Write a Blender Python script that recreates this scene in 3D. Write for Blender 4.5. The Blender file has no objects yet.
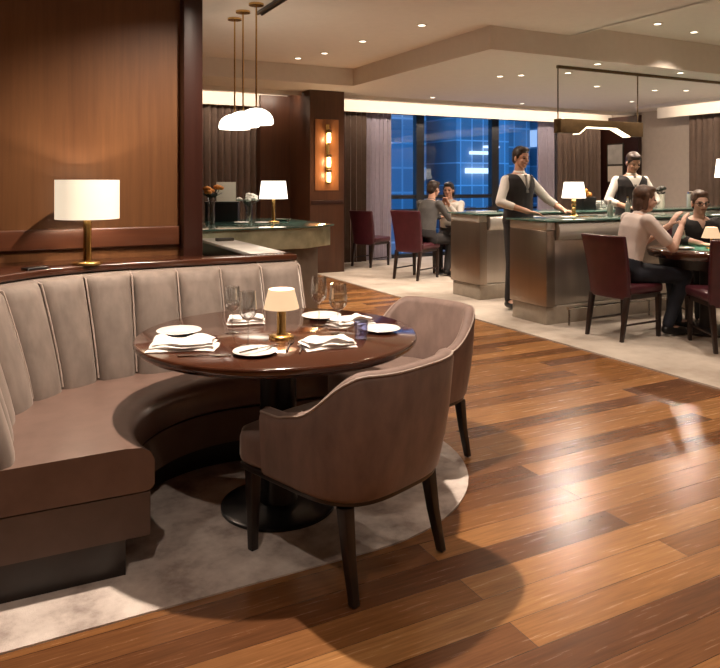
import bpy, bmesh, math, random
from mathutils import Vector, Matrix
random.seed(4)
PI = math.pi
SC = bpy.context.scene
COL = SC.collection

# ------------------------------------------------------------------ camera, world, exposure
cam_data = bpy.data.cameras.new('camera')
cam = bpy.data.objects.new('camera', cam_data); COL.objects.link(cam)
cam_data.sensor_width = 36.0
cam_data.lens = 35.0
cam_data.shift_y = -152.0 / 720.0
cam_data.clip_end = 400
cam.location = (0, 0, 1.40)
cam.rotation_euler = (math.radians(90), 0, math.radians(-27.5))
SC.camera = cam

SKY_COLOR = (0.030, 0.150, 0.365)
SKY_STRENGTH = 2.3
world = bpy.data.worlds.new('dusk_sky'); SC.world = world
world.use_nodes = True
wbg = world.node_tree.nodes['Background']
wbg.inputs[0].default_value = (*SKY_COLOR, 1)
wbg.inputs[1].default_value = SKY_STRENGTH

SC.view_settings.view_transform = 'Standard'
SC.view_settings.look = 'None'
SC.view_settings.gamma = 1.0
SC.view_settings.use_curve_mapping = False
SC.view_settings.exposure = 0.23
SC.cycles.use_denoising = True
SC.cycles.sample_clamp_indirect = 4.0
SC.cycles.max_bounces = 10
SC.cycles.diffuse_bounces = 5
SC.cycles.caustics_reflective = False
SC.cycles.caustics_refractive = False

WARM = (1.0, 0.815, 0.655)
DOWN_POWER = 120.0       # recessed downlights in view
KEY_POWER = 430.0        # the one right above the round table
FILL_POWER = 50.0         # unseen downlights added as fill out of view
COVE_POWER = 5.5        # each metre-long cove strip
LAMP_POWER = 16.0        # bulbs of the table lamps

# ------------------------------------------------------------------ materials
def new_mat(name):
    m = bpy.data.materials.new(name); m.use_nodes = True
    return m, m.node_tree.nodes, m.node_tree.links, m.node_tree.nodes['Principled BSDF']

def ramp(nt, links, fac, stops):
    r = nt.new('ShaderNodeValToRGB')
    e = r.color_ramp.elements
    while len(e) < len(stops): e.new(0.5)
    for i, (p, c) in enumerate(stops):
        e[i].position = p; e[i].color = (*c, 1)
    links.new(fac, r.inputs[0])
    return r.outputs[0]

def coords(nt, links, scale=(1, 1, 1), rot=(0, 0, 0), kind='Object'):
    t = nt.new('ShaderNodeTexCoord'); mp = nt.new('ShaderNodeMapping')
    mp.inputs['Scale'].default_value = scale; mp.inputs['Rotation'].default_value = rot
    links.new(t.outputs[kind], mp.inputs[0])
    return mp.outputs[0]

def noise(nt, links, vec, scale, detail=4, rough=0.55):
    n = nt.new('ShaderNodeTexNoise')
    n.inputs['Scale'].default_value = scale; n.inputs['Detail'].default_value = detail
    n.inputs['Roughness'].default_value = rough
    links.new(vec, n.inputs['Vector'])
    return n.outputs['Fac']

def bump(nt, links, b, h, strength, dist=0.01):
    n = nt.new('ShaderNodeBump'); n.inputs['Strength'].default_value = strength
    n.inputs['Distance'].default_value = dist
    links.new(h, n.inputs['Height']); links.new(n.outputs[0], b.inputs['Normal'])

def plain(name, col, rough=0.5, metal=0.0, var=0.12, scale=12.0, sheen=0.0, coat=0.0, bmp=0.0, bscale=200, stretch=(1, 1, 1), spec=0.5):
    m, nt, ln, b = new_mat(name)
    v = coords(nt, ln, stretch)
    f = noise(nt, ln, v, scale)
    lo = tuple(max(0, c * (1 - var)) for c in col); hi = tuple(min(1, c * (1 + var)) for c in col)
    ln.new(ramp(nt, ln, f, [(0.3, lo), (0.7, hi)]), b.inputs['Base Color'])
    b.inputs['Roughness'].default_value = rough
    b.inputs['Metallic'].default_value = metal
    b.inputs['Specular IOR Level'].default_value = spec
    if sheen:
        b.inputs['Sheen Weight'].default_value = sheen
        b.inputs['Sheen Roughness'].default_value = 0.35
        b.inputs['Sheen Tint'].default_value = (1, 0.9, 0.82, 1)
    if coat:
        b.inputs['Coat Weight'].default_value = coat; b.inputs['Coat Roughness'].default_value = 0.1
    if bmp: bump(nt, ln, b, noise(nt, ln, v, bscale, 2), bmp, 0.002)
    return m

def emit(name, col, strength, base=None):
    m, nt, ln, b = new_mat(name)
    b.inputs['Base Color'].default_value = (*(base or col), 1)
    b.inputs['Roughness'].default_value = 0.8
    f = noise(nt, ln, coords(nt, ln), 9, 2)
    ln.new(ramp(nt, ln, f, [(0.3, tuple(c * 0.96 for c in col)), (0.7, col)]), b.inputs['Emission Color'])
    b.inputs['Emission Strength'].default_value = strength
    return m

def wood(name, dark, light, scale=3.0, rough=0.4, axis='Z', coat=0.0, joint=None):
    """straight-grained timber, grain along axis"""
    m, nt, ln, b = new_mat(name)
    st = {'Z': (14, 14, 0.7), 'X': (0.7, 14, 14), 'Y': (14, 0.7, 14)}[axis]
    v = coords(nt, ln, st)
    f = noise(nt, ln, v, scale, 6, 0.6)
    f2 = noise(nt, ln, coords(nt, ln, tuple(s * 0.12 for s in st)), scale, 2)
    mx = nt.new('ShaderNodeMath'); mx.operation = 'ADD'
    ln.new(f, mx.inputs[0]); ln.new(f2, mx.inputs[1])
    hf = nt.new('ShaderNodeMath'); hf.operation = 'MULTIPLY'; hf.inputs[1].default_value = 0.5
    ln.new(mx.outputs[0], hf.inputs[0])
    ln.new(ramp(nt, ln, hf.outputs[0], [(0.32, dark), (0.68, light)]), b.inputs['Base Color'])
    b.inputs['Roughness'].default_value = rough
    if coat:
        b.inputs['Coat Weight'].default_value = coat; b.inputs['Coat Roughness'].default_value = 0.08
    bump(nt, ln, b, f, 0.06, 0.003)
    return m

def floor_material():
    m, nt, ln, b = new_mat('timber_plank_floor')
    v = coords(nt, ln, (1, 1, 1))
    br = nt.new('ShaderNodeTexBrick')
    br.offset = 0.37; br.offset_frequency = 2; br.squash = 1.0
    br.inputs['Color1'].default_value = (0, 0, 0, 1); br.inputs['Color2'].default_value = (1, 1, 1, 1)
    br.inputs['Mortar'].default_value = (0, 0, 0, 1)
    br.inputs['Scale'].default_value = 1.0
    br.inputs['Mortar Size'].default_value = 0.0012
    br.inputs['Brick Width'].default_value = 2.3
    br.inputs['Row Height'].default_value = 0.135
    ln.new(v, br.inputs['Vector'])
    base = ramp(nt, ln, br.outputs['Color'], [(0.0, (0.105, 0.041, 0.016)), (0.22, (0.175, 0.075, 0.028)), (0.55, (0.265, 0.122, 0.043)), (1.0, (0.385, 0.196, 0.074))])
    g = noise(nt, ln, coords(nt, ln, (1.6, 30, 1)), 2.2, 7, 0.65)
    gr = ramp(nt, ln, g, [(0.25, (0.55, 0.50, 0.46)), (0.75, (1.3, 1.3, 1.3))])
    mu = nt.new('ShaderNodeMix'); mu.data_type = 'RGBA'; mu.blend_type = 'MULTIPLY'; mu.inputs[0].default_value = 1.0
    ln.new(base, mu.inputs[6]); ln.new(gr, mu.inputs[7])
    mj = nt.new('ShaderNodeMix'); mj.data_type = 'RGBA'; mj.inputs[7].default_value = (0.05, 0.018, 0.008, 1)
    ln.new(br.outputs['Fac'], mj.inputs[0]); ln.new(mu.outputs[2], mj.inputs[6])
    ln.new(mj.outputs[2], b.inputs['Base Color'])
    rr = nt.new('ShaderNodeMapRange'); rr.inputs['To Min'].default_value = 0.20; rr.inputs['To Max'].default_value = 0.32
    ln.new(g, rr.inputs['Value']); ln.new(rr.outputs[0], b.inputs['Roughness'])
    bump(nt, ln, b, g, 0.03, 0.002)
    return m

def carpet_material(name, lo, mid, hi, sc=3.0):
    m, nt, ln, b = new_mat(name)
    v = coords(nt, ln)
    f = noise(nt, ln, v, sc, 6, 0.62)
    ln.new(ramp(nt, ln, f, [(0.32, lo), (0.5, mid), (0.66, hi)]), b.inputs['Base Color'])
    b.inputs['Roughness'].default_value = 0.95; b.inputs['Specular IOR Level'].default_value = 0.1
    bump(nt, ln, b, noise(nt, ln, v, 220, 2), 0.4, 0.004)
    return m

def pane_material(name, tint=(0.9, 0.95, 1.0), refl=0.10, rough=0.0, top=.75):
    m, nt, ln, b = new_mat(name)
    out = nt['Material Output']
    tr = nt.new('ShaderNodeBsdfTransparent'); tr.inputs[0].default_value = (*tint, 1)
    gl = nt.new('ShaderNodeBsdfGlossy'); gl.inputs['Roughness'].default_value = rough
    lw = nt.new('ShaderNodeLayerWeight'); lw.inputs[0].default_value = 0.35
    mr = nt.new('ShaderNodeMapRange'); mr.inputs['To Min'].default_value = refl; mr.inputs['To Max'].default_value = top
    ln.new(lw.outputs['Facing'], mr.inputs['Value'])
    mx = nt.new('ShaderNodeMixShader')
    ln.new(mr.outputs[0], mx.inputs[0]); ln.new(tr.outputs[0], mx.inputs[1]); ln.new(gl.outputs[0], mx.inputs[2])
    ln.new(mx.outputs[0], out.inputs['Surface'])
    return m

def facade_material(name, wall, glass, fx, fz, lit):
    """curtain-wall tower: grid of panes between pale mullions"""
    m, nt, ln, b = new_mat(name)
    v = coords(nt, ln, (1, 1, 1), (math.radians(90), 0, 0))
    br = nt.new('ShaderNodeTexBrick'); br.offset = 0.0; br.squash = 1
    br.inputs['Color1'].default_value = (0, 0, 0, 1); br.inputs['Color2'].default_value = (1, 1, 1, 1)
    br.inputs['Mortar'].default_value = (0, 0, 0, 1)
    br.inputs['Scale'].default_value = 1; br.inputs['Brick Width'].default_value = fx; br.inputs['Row Height'].default_value = fz
    br.inputs['Mortar Size'].default_value = fx * 0.05
    ln.new(v, br.inputs['Vector'])
    pane = ramp(nt, ln, br.outputs['Color'], [(0.0, tuple(c * 0.6 for c in glass)), (1.0, glass)])
    mx = nt.new('ShaderNodeMix'); mx.data_type = 'RGBA'; mx.inputs[7].default_value = (*wall, 1)
    ln.new(br.outputs['Fac'], mx.inputs[0]); ln.new(pane, mx.inputs[6])
    ln.new(mx.outputs[2], b.inputs['Base Color'])
    b.inputs['Roughness'].default_value = 0.45
    # a few rooms with their lights on
    gt = nt.new('ShaderNodeMath'); gt.operation = 'GREATER_THAN'; gt.inputs[1].default_value = 1 - lit
    ln.new(br.outputs['Color'], gt.inputs[0])
    ln.new(gt.outputs[0], b.inputs['Emission Strength'])
    b.inputs['Emission Color'].default_value = (0.35, 0.5, 0.75, 1)
    return m

M = {}
M['floor'] = floor_material()
M['carpet'] = carpet_material('pale_mottled_carpet', (0.34, 0.285, 0.235), (0.47, 0.41, 0.35), (0.57, 0.51, 0.44), 1.6)
M['rug'] = carpet_material('grey_mottled_rug', (0.30, 0.245, 0.22), (0.56, 0.49, 0.45), (0.70, 0.63, 0.58), 6.0)
M['ceiling'] = plain('warm_white_ceiling_paint', (0.82, 0.74, 0.66), 0.9, var=0.02)
M['beam'] = plain('beige_ceiling_drop_paint', (0.74, 0.665, 0.59), 0.9, var=0.02)
M['wallpaint'] = plain('beige_wall_plaster', (0.50, 0.43, 0.355), 0.9, var=0.04)
M['cream'] = plain('cream_header_paint', (0.75, 0.68, 0.58), 0.85, var=0.02)
M['panel'] = wood('walnut_wall_panel', (0.082, 0.032, 0.012), (0.150, 0.066, 0.025), 2.2, 0.36)
M['rail'] = wood('dark_walnut_rail', (0.055, 0.018, 0.009), (0.10, 0.035, 0.016), 2.5, 0.3, 'X')
M['post'] = wood('mahogany_post', (0.020, 0.006, 0.004), (0.036, 0.011, 0.007), 2.5, 0.3)
M['redwood'] = wood('red_mahogany', (0.042, 0.015, 0.007), (0.088, 0.034, 0.015), 2.5, 0.35)
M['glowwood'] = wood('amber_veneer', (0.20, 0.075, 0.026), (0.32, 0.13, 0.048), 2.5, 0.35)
M['ledge'] = wood('dark_polished_ledge', (0.040, 0.013, 0.007), (0.075, 0.025, 0.012), 2.5, 0.16, 'X', coat=0.4)
M['mahogany'] = wood('glossy_mahogany_top', (0.046, 0.015, 0.008), (0.090, 0.030, 0.014), 2.0, 0.14, 'X', coat=0.6)
M['ebony'] = plain('black_stained_wood', (0.016, 0.010, 0.008), 0.35, var=0.3)
M['velvet'] = plain('taupe_velvet', (0.185, 0.148, 0.126), 0.75, var=0.20, scale=11, sheen=0.5, bmp=0.15, stretch=(1.4, 1.4, .6))
M['velvet_chair'] = plain('mauve_brown_velvet', (0.190, 0.128, 0.108), 0.7, var=0.22, scale=11, sheen=0.6, bmp=0.15, stretch=(1.4, 1.4, .6))
M['leather'] = plain('brown_leather', (0.165, 0.105, 0.085), 0.30, var=0.14, scale=10, bmp=0.06, coat=.15)
M['apron'] = plain('brown_upholstered_apron', (0.120, 0.078, 0.060), 0.7, var=0.1, sheen=0.2)
M['piping'] = plain('pale_piping', (0.36, 0.29, 0.25), 0.6, sheen=0.3)
M['black'] = plain('black_enamel', (0.008, 0.008, 0.009), 0.3)
M['brass'] = plain('brushed_brass', (0.72, 0.47, 0.17), 0.26, 1.0, var=0.06, scale=40)
M['bronze'] = plain('dark_bronze', (0.13, 0.085, 0.042), 0.4, 0.85)
M['chrome'] = plain('polished_steel', (0.75, 0.74, 0.71), 0.14, 1.0, var=0.03)
M['steel'] = plain('brushed_steel_panel', (0.46, 0.42, 0.38), 0.30, 0.9, var=0.08, scale=1.5, stretch=(6, 6, 0.4))
M['steel_dark'] = plain('bronzed_steel_panel', (0.30, 0.245, 0.20), 0.30, 0.9, var=0.06, scale=1.5, stretch=(6, 6, 0.4))
M['steel_light'] = plain('satin_steel_fascia', (0.74, 0.73, 0.69), 0.34, 0.55, var=0.04, scale=3, stretch=(0.5, 0.5, 8))
M['plinth'] = plain('beige_stone_plinth', (0.36, 0.31, 0.25), 0.4, var=0.1)
M['umber'] = plain('umber_cabinet_front', (0.15, 0.12, 0.095), 0.5)
M['china'] = plain('white_china', (0.80, 0.78, 0.75), 0.2, var=0.02)
M['linen'] = plain('white_linen', (0.82, 0.79, 0.76), 0.85, var=0.04, bmp=0.3, bscale=90)
M['silver'] = plain('silver_cutlery', (0.80, 0.78, 0.74), 0.16, 1.0, var=0.02)
M['marble'] = plain('white_marble', (0.74, 0.71, 0.66), 0.25, var=0.12, scale=5)
M['shade'] = emit('lit_lamp_shade', (1.0, 0.82, 0.60), .72, (0.6, 0.54, 0.45))
M['shade_white'] = emit('lit_white_shade', (1.0, 0.90, 0.76), 2.2, (0.9, 0.85, 0.78))
M['shade_small'] = emit('lit_peach_shade', (1.0, 0.66, 0.38), .74, (0.26, 0.18, 0.12))
M['opal'] = emit('glowing_opal_glass', (1.0, 0.90, 0.74), 3.2, (0.9, 0.9, 0.85))
M['led'] = emit('warm_led_strip', (1.0, 0.84, 0.58), 2.5)
M['lens'] = emit('downlight_lens', (1.0, 0.88, 0.70), 4.0)
M['bulb'] = emit('glowing_sconce_tube', (1.0, 0.72, 0.36), 9.0)
M['glass'] = pane_material('clear_glass', (0.95, 0.965, 0.97), 0.10)
M['window'] = pane_material('window_glass', (0.92, 0.96, 1.0), 0.015, 0, .25)
M['green_glass'] = plain('green_tinted_glass_top', (0.075, 0.15, 0.125), 0.08, var=0.2, coat=0.5)
M['onyx'] = plain('green_stone_fascia', (0.42, 0.44, 0.31), 0.25, var=0.35, scale=5)  # plain mottled yellow-green colour, not emissive
M['curtain'] = plain('taupe_curtain', (0.150, 0.103, 0.078), 0.85, var=0.1, sheen=0.2)
M['sheer'] = plain('pale_sheer_curtain', (0.42, 0.38, 0.45), 0.85, var=0.06)
M['frame_black'] = plain('black_window_frame', (0.010, 0.012, 0.016), 0.4)
M['burgundy'] = plain('burgundy_leather', (0.064, 0.012, 0.019), 0.36, var=0.15)
M['darkleg'] = plain('dark_walnut_leg', (0.022, 0.010, 0.007), 0.35, var=0.3)
M['skin'] = plain('skin', (0.52, 0.29, 0.20), 0.55, var=0.06)
M['skin_pale'] = plain('pale_skin', (0.60, 0.38, 0.29), 0.55, var=0.06)
M['hair_dark'] = plain('dark_brown_hair', (0.030, 0.017, 0.012), 0.5, var=0.4, scale=40)
M['hair_black'] = plain('black_hair', (0.012, 0.010, 0.010), 0.45, var=0.4, scale=40)
M['hair_brown'] = plain('brown_hair', (0.075, 0.038, 0.022), 0.5, var=0.4, scale=40)
M['lips'] = plain('lips', (0.36, 0.13, 0.10), 0.5)
M['eye'] = plain('dark_eye', (0.015, 0.010, 0.008), 0.2)
M['white_shirt'] = plain('white_cotton_shirt', (0.66, 0.62, 0.57), 0.85, var=0.05)
M['pink_shirt'] = plain('pale_pink_cotton_shirt', (0.76, 0.67, 0.63), 0.85, var=0.05)
M['charcoal'] = plain('charcoal_cloth', (0.022, 0.019, 0.020), 0.85, var=0.2)
M['grey_cloth'] = plain('grey_jacket_cloth', (0.095, 0.090, 0.088), 0.9, var=0.12)
M['navy'] = plain('navy_denim', (0.012, 0.015, 0.026), 0.85, var=0.2)
M['tie'] = plain('grey_tie', (0.16, 0.145, 0.13), 0.6)
M['felt'] = plain('green_felt', (0.035, 0.16, 0.105), 0.95)
M['orange'] = plain('orange_petals', (0.75, 0.30, 0.06), 0.7, var=0.3, scale=40)
M['petal_white'] = plain('white_petals', (0.75, 0.72, 0.66), 0.8, var=0.1)
M['leaf'] = plain('dark_leaf', (0.035, 0.030, 0.022), 0.6, var=0.3)
M['print'] = plain('pale_print_paper', (0.42, 0.40, 0.37), 0.6, var=0.25, scale=3)
M['liquid'] = pane_material('blue_tinted_tumbler', (0.75, 0.78, 0.95), 0.10)

# ------------------------------------------------------------------ mesh builder
class MB:
    def __init__(s): s.v = []; s.f = []
    def add(s, vs, fs, mx=None):
        b = len(s.v)
        for p in vs:
            p = Vector(p)
            s.v.append(tuple(mx @ p) if mx is not None else tuple(p))
        s.f += [tuple(b + i for i in f) for f in fs]
        return s
    def box(s, x0, x1, y0, y1, z0, z1, mx=None):
        vs = [(x, y, z) for x in (x0, x1) for y in (y0, y1) for z in (z0, z1)]
        return s.add(vs, [(0, 1, 3, 2), (4, 6, 7, 5), (0, 4, 5, 1), (2, 3, 7, 6), (0, 2, 6, 4), (1, 5, 7, 3)], mx)
    def rings(s, rings, cap=True, closed=True):
        n = len(rings[0]); vs = [p for r in rings for p in r]; fs = []
        for i in range(len(rings) - 1):
            for j in range(n if closed else n - 1):
                k = (j + 1) % n
                fs.append((i * n + j, i * n + k, (i + 1) * n + k, (i + 1) * n + j))
        if cap:
            fs.append(tuple(reversed(range(n)))); fs.append(tuple((len(rings) - 1) * n + j for j in range(n)))
        return s.add(vs, fs)
    def lathe(s, prof, c=(0, 0, 0), seg=32, sx=1, sy=1, mx=None):
        """prof: (radius, z) list from bottom to top"""
        vs = []; fs = []; n = seg
        for r, z in prof:
            for j in range(n):
                a = 2 * PI * j / n
                vs.append((c[0] + max(r, 1e-5) * math.cos(a) * sx, c[1] + max(r, 1e-5) * math.sin(a) * sy, c[2] + z))
        for i in range(len(prof) - 1):
            for j in range(n):
                k = (j + 1) % n
                fs.append((i * n + j, i * n + k, (i + 1) * n + k, (i + 1) * n + j))
        fs.append(tuple(reversed(range(n)))); fs.append(tuple((len(prof) - 1) * n + j for j in range(n)))
        return s.add(vs, fs, mx)
    def cyl(s, c, r, z0, z1, seg=24): return s.lathe([(r, z0), (r, z1)], (c[0], c[1], 0), seg)
    def tube(s, pts, r, seg=8):
        pts = [Vector(p) for p in pts]; rr = r if isinstance(r, (list, tuple)) else [r] * len(pts)
        rings = []; prev = None
        for i, p in enumerate(pts):
            d = (pts[min(i + 1, len(pts) - 1)] - pts[max(i - 1, 0)]).normalized()
            if prev is None:
                prev = d.orthogonal().normalized()
            u = (prev - d * prev.dot(d)).normalized(); w = d.cross(u); prev = u
            rings.append([p + (u * math.cos(2 * PI * j / seg) + w * math.sin(2 * PI * j / seg)) * rr[i] for j in range(seg)])
        return s.rings(rings)
    def sphere(s, c, r, seg=16, rows=10, mx=None):
        if not isinstance(r, (list, tuple)): r = (r, r, r)
        vs = []; fs = []
        for i in range(1, rows):
            t = PI * i / rows
            for j in range(seg):
                a = 2 * PI * j / seg
                vs.append((c[0] + r[0] * math.sin(t) * math.cos(a), c[1] + r[1] * math.sin(t) * math.sin(a), c[2] - r[2] * math.cos(t)))
        for i in range(rows - 2):
            for j in range(seg):
                k = (j + 1) % seg
                fs.append((i * seg + j, i * seg + k, (i + 1) * seg + k, (i + 1) * seg + j))
        a = len(vs); vs.append((c[0], c[1], c[2] - r[2])); vs.append((c[0], c[1], c[2] + r[2]))
        for j in range(seg):
            k = (j + 1) % seg
            fs.append((a, k, j)); fs.append((a + 1, (rows - 2) * seg + j, (rows - 2) * seg + k))
        return s.add(vs, fs, mx)
    def capsule(s, p0, r0, p1, r1, seg=12):
        p0 = Vector(p0); p1 = Vector(p1); d = (p1 - p0); L = max(d.length, 1e-5); d = d / L
        u = d.orthogonal().normalized(); w = d.cross(u); rings = []
        for t in (-80, -55, -25): 
            a = math.radians(t); rings.append((p0 + d * r0 * math.sin(a), r0 * math.cos(a)))
        rings.append((p0, r0)); rings.append((p1, r1))
        for t in (25, 55, 80):
            a = math.radians(t); rings.append((p1 + d * r1 * math.sin(a), r1 * math.cos(a)))
        return s.rings([[c + (u * math.cos(2 * PI * j / seg) + w * math.sin(2 * PI * j / seg)) * r for j in range(seg)] for c, r in rings])
    def prism(s, poly, z0, z1):
        n = len(poly)
        vs = [(x, y, z0) for x, y in poly] + [(x, y, z1) for x, y in poly]
        fs = [tuple(reversed(range(n))), tuple(range(n, 2 * n))] + [(i, (i + 1) % n, n + (i + 1) % n, n + i) for i in range(n)]
        return s.add(vs, fs)
    def build(s, name, mat, parent=None, smooth=False, bevel=0, seg=3, sub=0, loc=None):
        me = bpy.data.meshes.new(name)
        me.from_pydata(s.v, [], s.f); me.update()
        bm = bmesh.new(); bm.from_mesh(me); bmesh.ops.recalc_face_normals(bm, faces=bm.faces); bm.to_mesh(me); bm.free()
        o = bpy.data.objects.new(name, me); COL.objects.link(o)
        if mat: me.materials.append(mat)
        if bevel:
            m = o.modifiers.new('bevel', 'BEVEL'); m.width = bevel; m.segments = seg; m.limit_method = 'ANGLE'; m.angle_limit = math.radians(40)
        if sub:
            m = o.modifiers.new('subdivision', 'SUBSURF'); m.levels = sub; m.render_levels = sub
        if smooth or bevel or sub:
            for p in me.polygons: p.use_smooth = True
            if smooth and not sub:
                try: me.set_sharp_from_angle(angle=math.radians(50))
                except Exception: pass
        if parent: o.parent = parent
        if loc: o.location = loc
        return o

def tag(o, label=None, cat=None, group=None, kind=None):
    if label: o['label'] = label
    if cat: o['category'] = cat
    if group: o['group'] = group
    if kind: o['kind'] = kind
    return o
def thing(name, label, cat, loc=(0, 0, 0), rz=0, group=None):
    o = bpy.data.objects.new(name, None); COL.objects.link(o)
    o.empty_display_size = 0.1
    o.location = loc; o.rotation_euler = (0, 0, rz)
    return tag(o, label, cat, group)
def structure(o): o['kind'] = 'structure'; return o
def dup(root, loc, rz, label, group=None):
    def cp(o, parent):
        c = o.copy(); COL.objects.link(c)
        if parent: c.parent = parent
        for ch in [x for x in bpy.data.objects if x.parent == o]: cp(ch, c)
        return c
    r = cp(root, None); r.location = loc; r.rotation_euler = (0, 0, rz); r['label'] = label
    if group: r['group'] = group
    return r
def light(kind, name, loc, power, color=WARM, parent=None, size=0.05, **kw):
    d = bpy.data.lights.new(name, kind); d.energy = power; d.color = color
    if kind in ('POINT', 'SPOT'): d.shadow_soft_size = size
    for k, v in kw.items(): setattr(d, k, v)
    o = bpy.data.objects.new(name, d); COL.objects.link(o); o.location = loc
    if parent: o.parent = parent
    return o

# ================================================================== THE SETTING
Z0, Z1, Z2 = 2.80, 3.05, 3.17
XR, YB = 11.5, 11.0
WY = 4.12            # panelled wall behind the banquette
structure(MB().box(-3.2, XR + .2, -3.2, YB + .2, -0.1, 0).build('floor', M['floor']))
structure(MB().box(-3.2, 5.75, -3.2, 9.1, Z1, Z1 + .3).build('ceiling', M['ceiling']))
structure(MB().box(5.75, XR + .2, -3.2, 5.9, Z2, Z2 + .2).build('ceiling_tray', M['ceiling']))
b = MB(); b.prism([(4.62, 9.1), (4.62, 5.9), (XR + .2, 5.9), (XR + .2, YB + .2), (-3.2, YB + .2), (-3.2, 9.1)], Z0, Z0 + .6)
structure(b.build('ceiling_drop', M['beam']))
structure(MB().box(5.72, 5.78, -3.2, 5.9, Z1, Z2 + .1).build('trim_1', M['ceiling']))

# outer walls
b = MB()
WIN = [(5.9, 7.00), (7.00, 8.75), (8.75, 10.30)]
b.box(-3.2, 5.9, YB, YB + .2, 0, Z0); b.box(10.30, XR + .2, YB, YB + .2, 0, Z0); b.box(5.9, 10.30, YB, YB + .2, 2.70, Z0)
structure(b.build('wall_back', M['wallpaint']))
structure(MB().box(XR, XR + .2, -3.2, YB, 0, Z2 + .1).build('wall_right', M['wallpaint']))
structure(MB().box(-3.2, XR + .2, -3.4, -3.2, 0, Z2 + .1).build('wall_front', M['wallpaint']))
structure(MB().box(-3.4, -3.2, -3.4, YB + .2, 0, Z2 + .1).build('wall_side', M['panel']))
structure(MB().box(0.76, .96, WY + .2, YB, 0, Z1 + .05).build('wall_inner', M['redwood']))
# panelled wall beside the banquette

structure(MB().box(-3.2, .96, WY, WY + .2, 0, Z1 + .02).build('wall_left', M['panel']))
b = MB(); b.box(-3.2, .955, WY - .025, WY, 1.035, 1.145); structure(b.build('trim_3', M['rail'], bevel=.008))
b = MB(); b.box(.955, 1.065, WY - .10, WY + .22, 0, Z1 + .02); structure(b.build('trim_4', M['post'], bevel=.004))
for i, x in enumerate((-1.35, -0.05)):
    structure(MB().box(x - .004, x + .004, WY - .004, WY + .01, 1.145, Z1).build('trim_%d' % (5 + i), M['rail']))
# windows
for i, (x0, x1) in enumerate(WIN):
    w = MB()
    fw = .085
    w.box(x0, x0 + fw, YB + .02, YB + .14, 0, 2.70); w.box(x1 - fw, x1, YB + .02, YB + .14, 0, 2.70)
    w.box(x0 + fw, x1 - fw, YB + .02, YB + .14, 0, .08); w.box(x0 + fw, x1 - fw, YB + .02, YB + .14, 2.64, 2.70)
    w.box(x0 + fw, x1 - fw, YB + .04, YB + .11, 1.09, 1.16)
    w.box(x0 + fw, x1 - fw, YB + .04, YB + .11, .86, .90)
    wf = structure(w.build('window_%d' % (i + 1), M['frame_black']))
    MB().box(x0 + fw, x1 - fw, YB + .07, YB + .08, .08, 2.64).build('pane', M['window'], wf)
# cove: header above the curtains lit by an LED strip tucked behind the ceiling drop
structure(MB().box(1.05, 4.2, 10.62, 10.66, 2.60, Z0).build('trim_7', M['cream']))
structure(MB().box(4.8, XR, 10.62, 10.66, 2.60, Z0).build('trim_8', M['cream']))
structure(MB().box(XR - .40, XR - .36, -3.2, 9.15, 2.60, Z0).build('trim_9', M['cream']))
b = MB(); b.box(1.05, 4.2, 10.02, 10.06, 2.74, Z0); b.box(4.8, XR, 10.02, 10.06, 2.74, Z0); b.box(XR - .99, XR - .95, -3.2, 9.15, 2.74, Z0)
structure(b.build('trim_10', M['beam']))
def cove(x, y, L, along, face, parent=None):
    l = light('AREA', 'cove_light', (x, y, 2.76), COVE_POWER * L, WARM, None, shape='RECTANGLE')
    l.data.size = L; l.data.size_y = .04
    d = Vector(face); 
    l.rotation_euler = d.to_track_quat('-Z', 'Y').to_euler() if along == 'X' else d.to_track_quat('-Z', 'Y').to_euler()
    return l
cove(2.65, 10.10, 3.0, 'X', (0, 1, -0.25)); cove(8.1, 10.10, 6.4, 'X', (0, 1, -0.25))
c = cove(XR - .90, 3.5, 10.5, 'Y', (1, 0, -0.25))

# red mahogany pillar with its sconce panel, and the recess beside it
b = MB(); b.box(4.22, 4.80, 9.75, YB, 0, Z0); structure(b.build('wall_pillar', M['redwood'], bevel=.006))
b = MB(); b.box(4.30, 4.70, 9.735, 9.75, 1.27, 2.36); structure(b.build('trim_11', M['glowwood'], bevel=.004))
b = MB(); b.box(4.24, 4.78, 9.738, 9.75, 1.06, 1.12); structure(b.build('trim_12', M['post'], bevel=.004))
structure(MB().box(3.72, 4.22, 10.55, YB, 0, 2.78).build('wall_recess', M['redwood']))
structure(MB().box(XR - .10, XR, 9.85, YB, 0, 2.74).build('wall_panel', M['post']))
b = MB(); b.box(4.78, XR, YB - .03, YB, 0, .12); 
structure(MB().box(XR - .03, XR, -3.2, 9.85, 0, .12).build('baseboard_right', M['cream']))

# carpets
def poly_rug(name, poly, z, mat): return MB().prism(poly, 0, z).build(name, mat)
o = MB().prism([(4.33, -3.2), (XR, -3.2), (XR, YB), (4.81, YB), (4.81, 9.74), (4.33, 9.74)], 0, .012).build('carpet', M['carpet'])
tag(o, 'large pale mottled carpet covering the bar side of the room beyond the timber floor', 'carpet')
arc = [(1.28 + .86 * math.cos(math.radians(a)), 3.2 + .87 * math.sin(math.radians(a))) for a in range(-90, 91, 5)]
o = MB().prism([(-0.9, 2.33)] + arc + [(-0.9, 4.07)], 0, .006).build('rug', M['rug'])
tag(o, 'grey beige mottled rug with a rounded end under the round dining table and banquette', 'rug')

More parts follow.
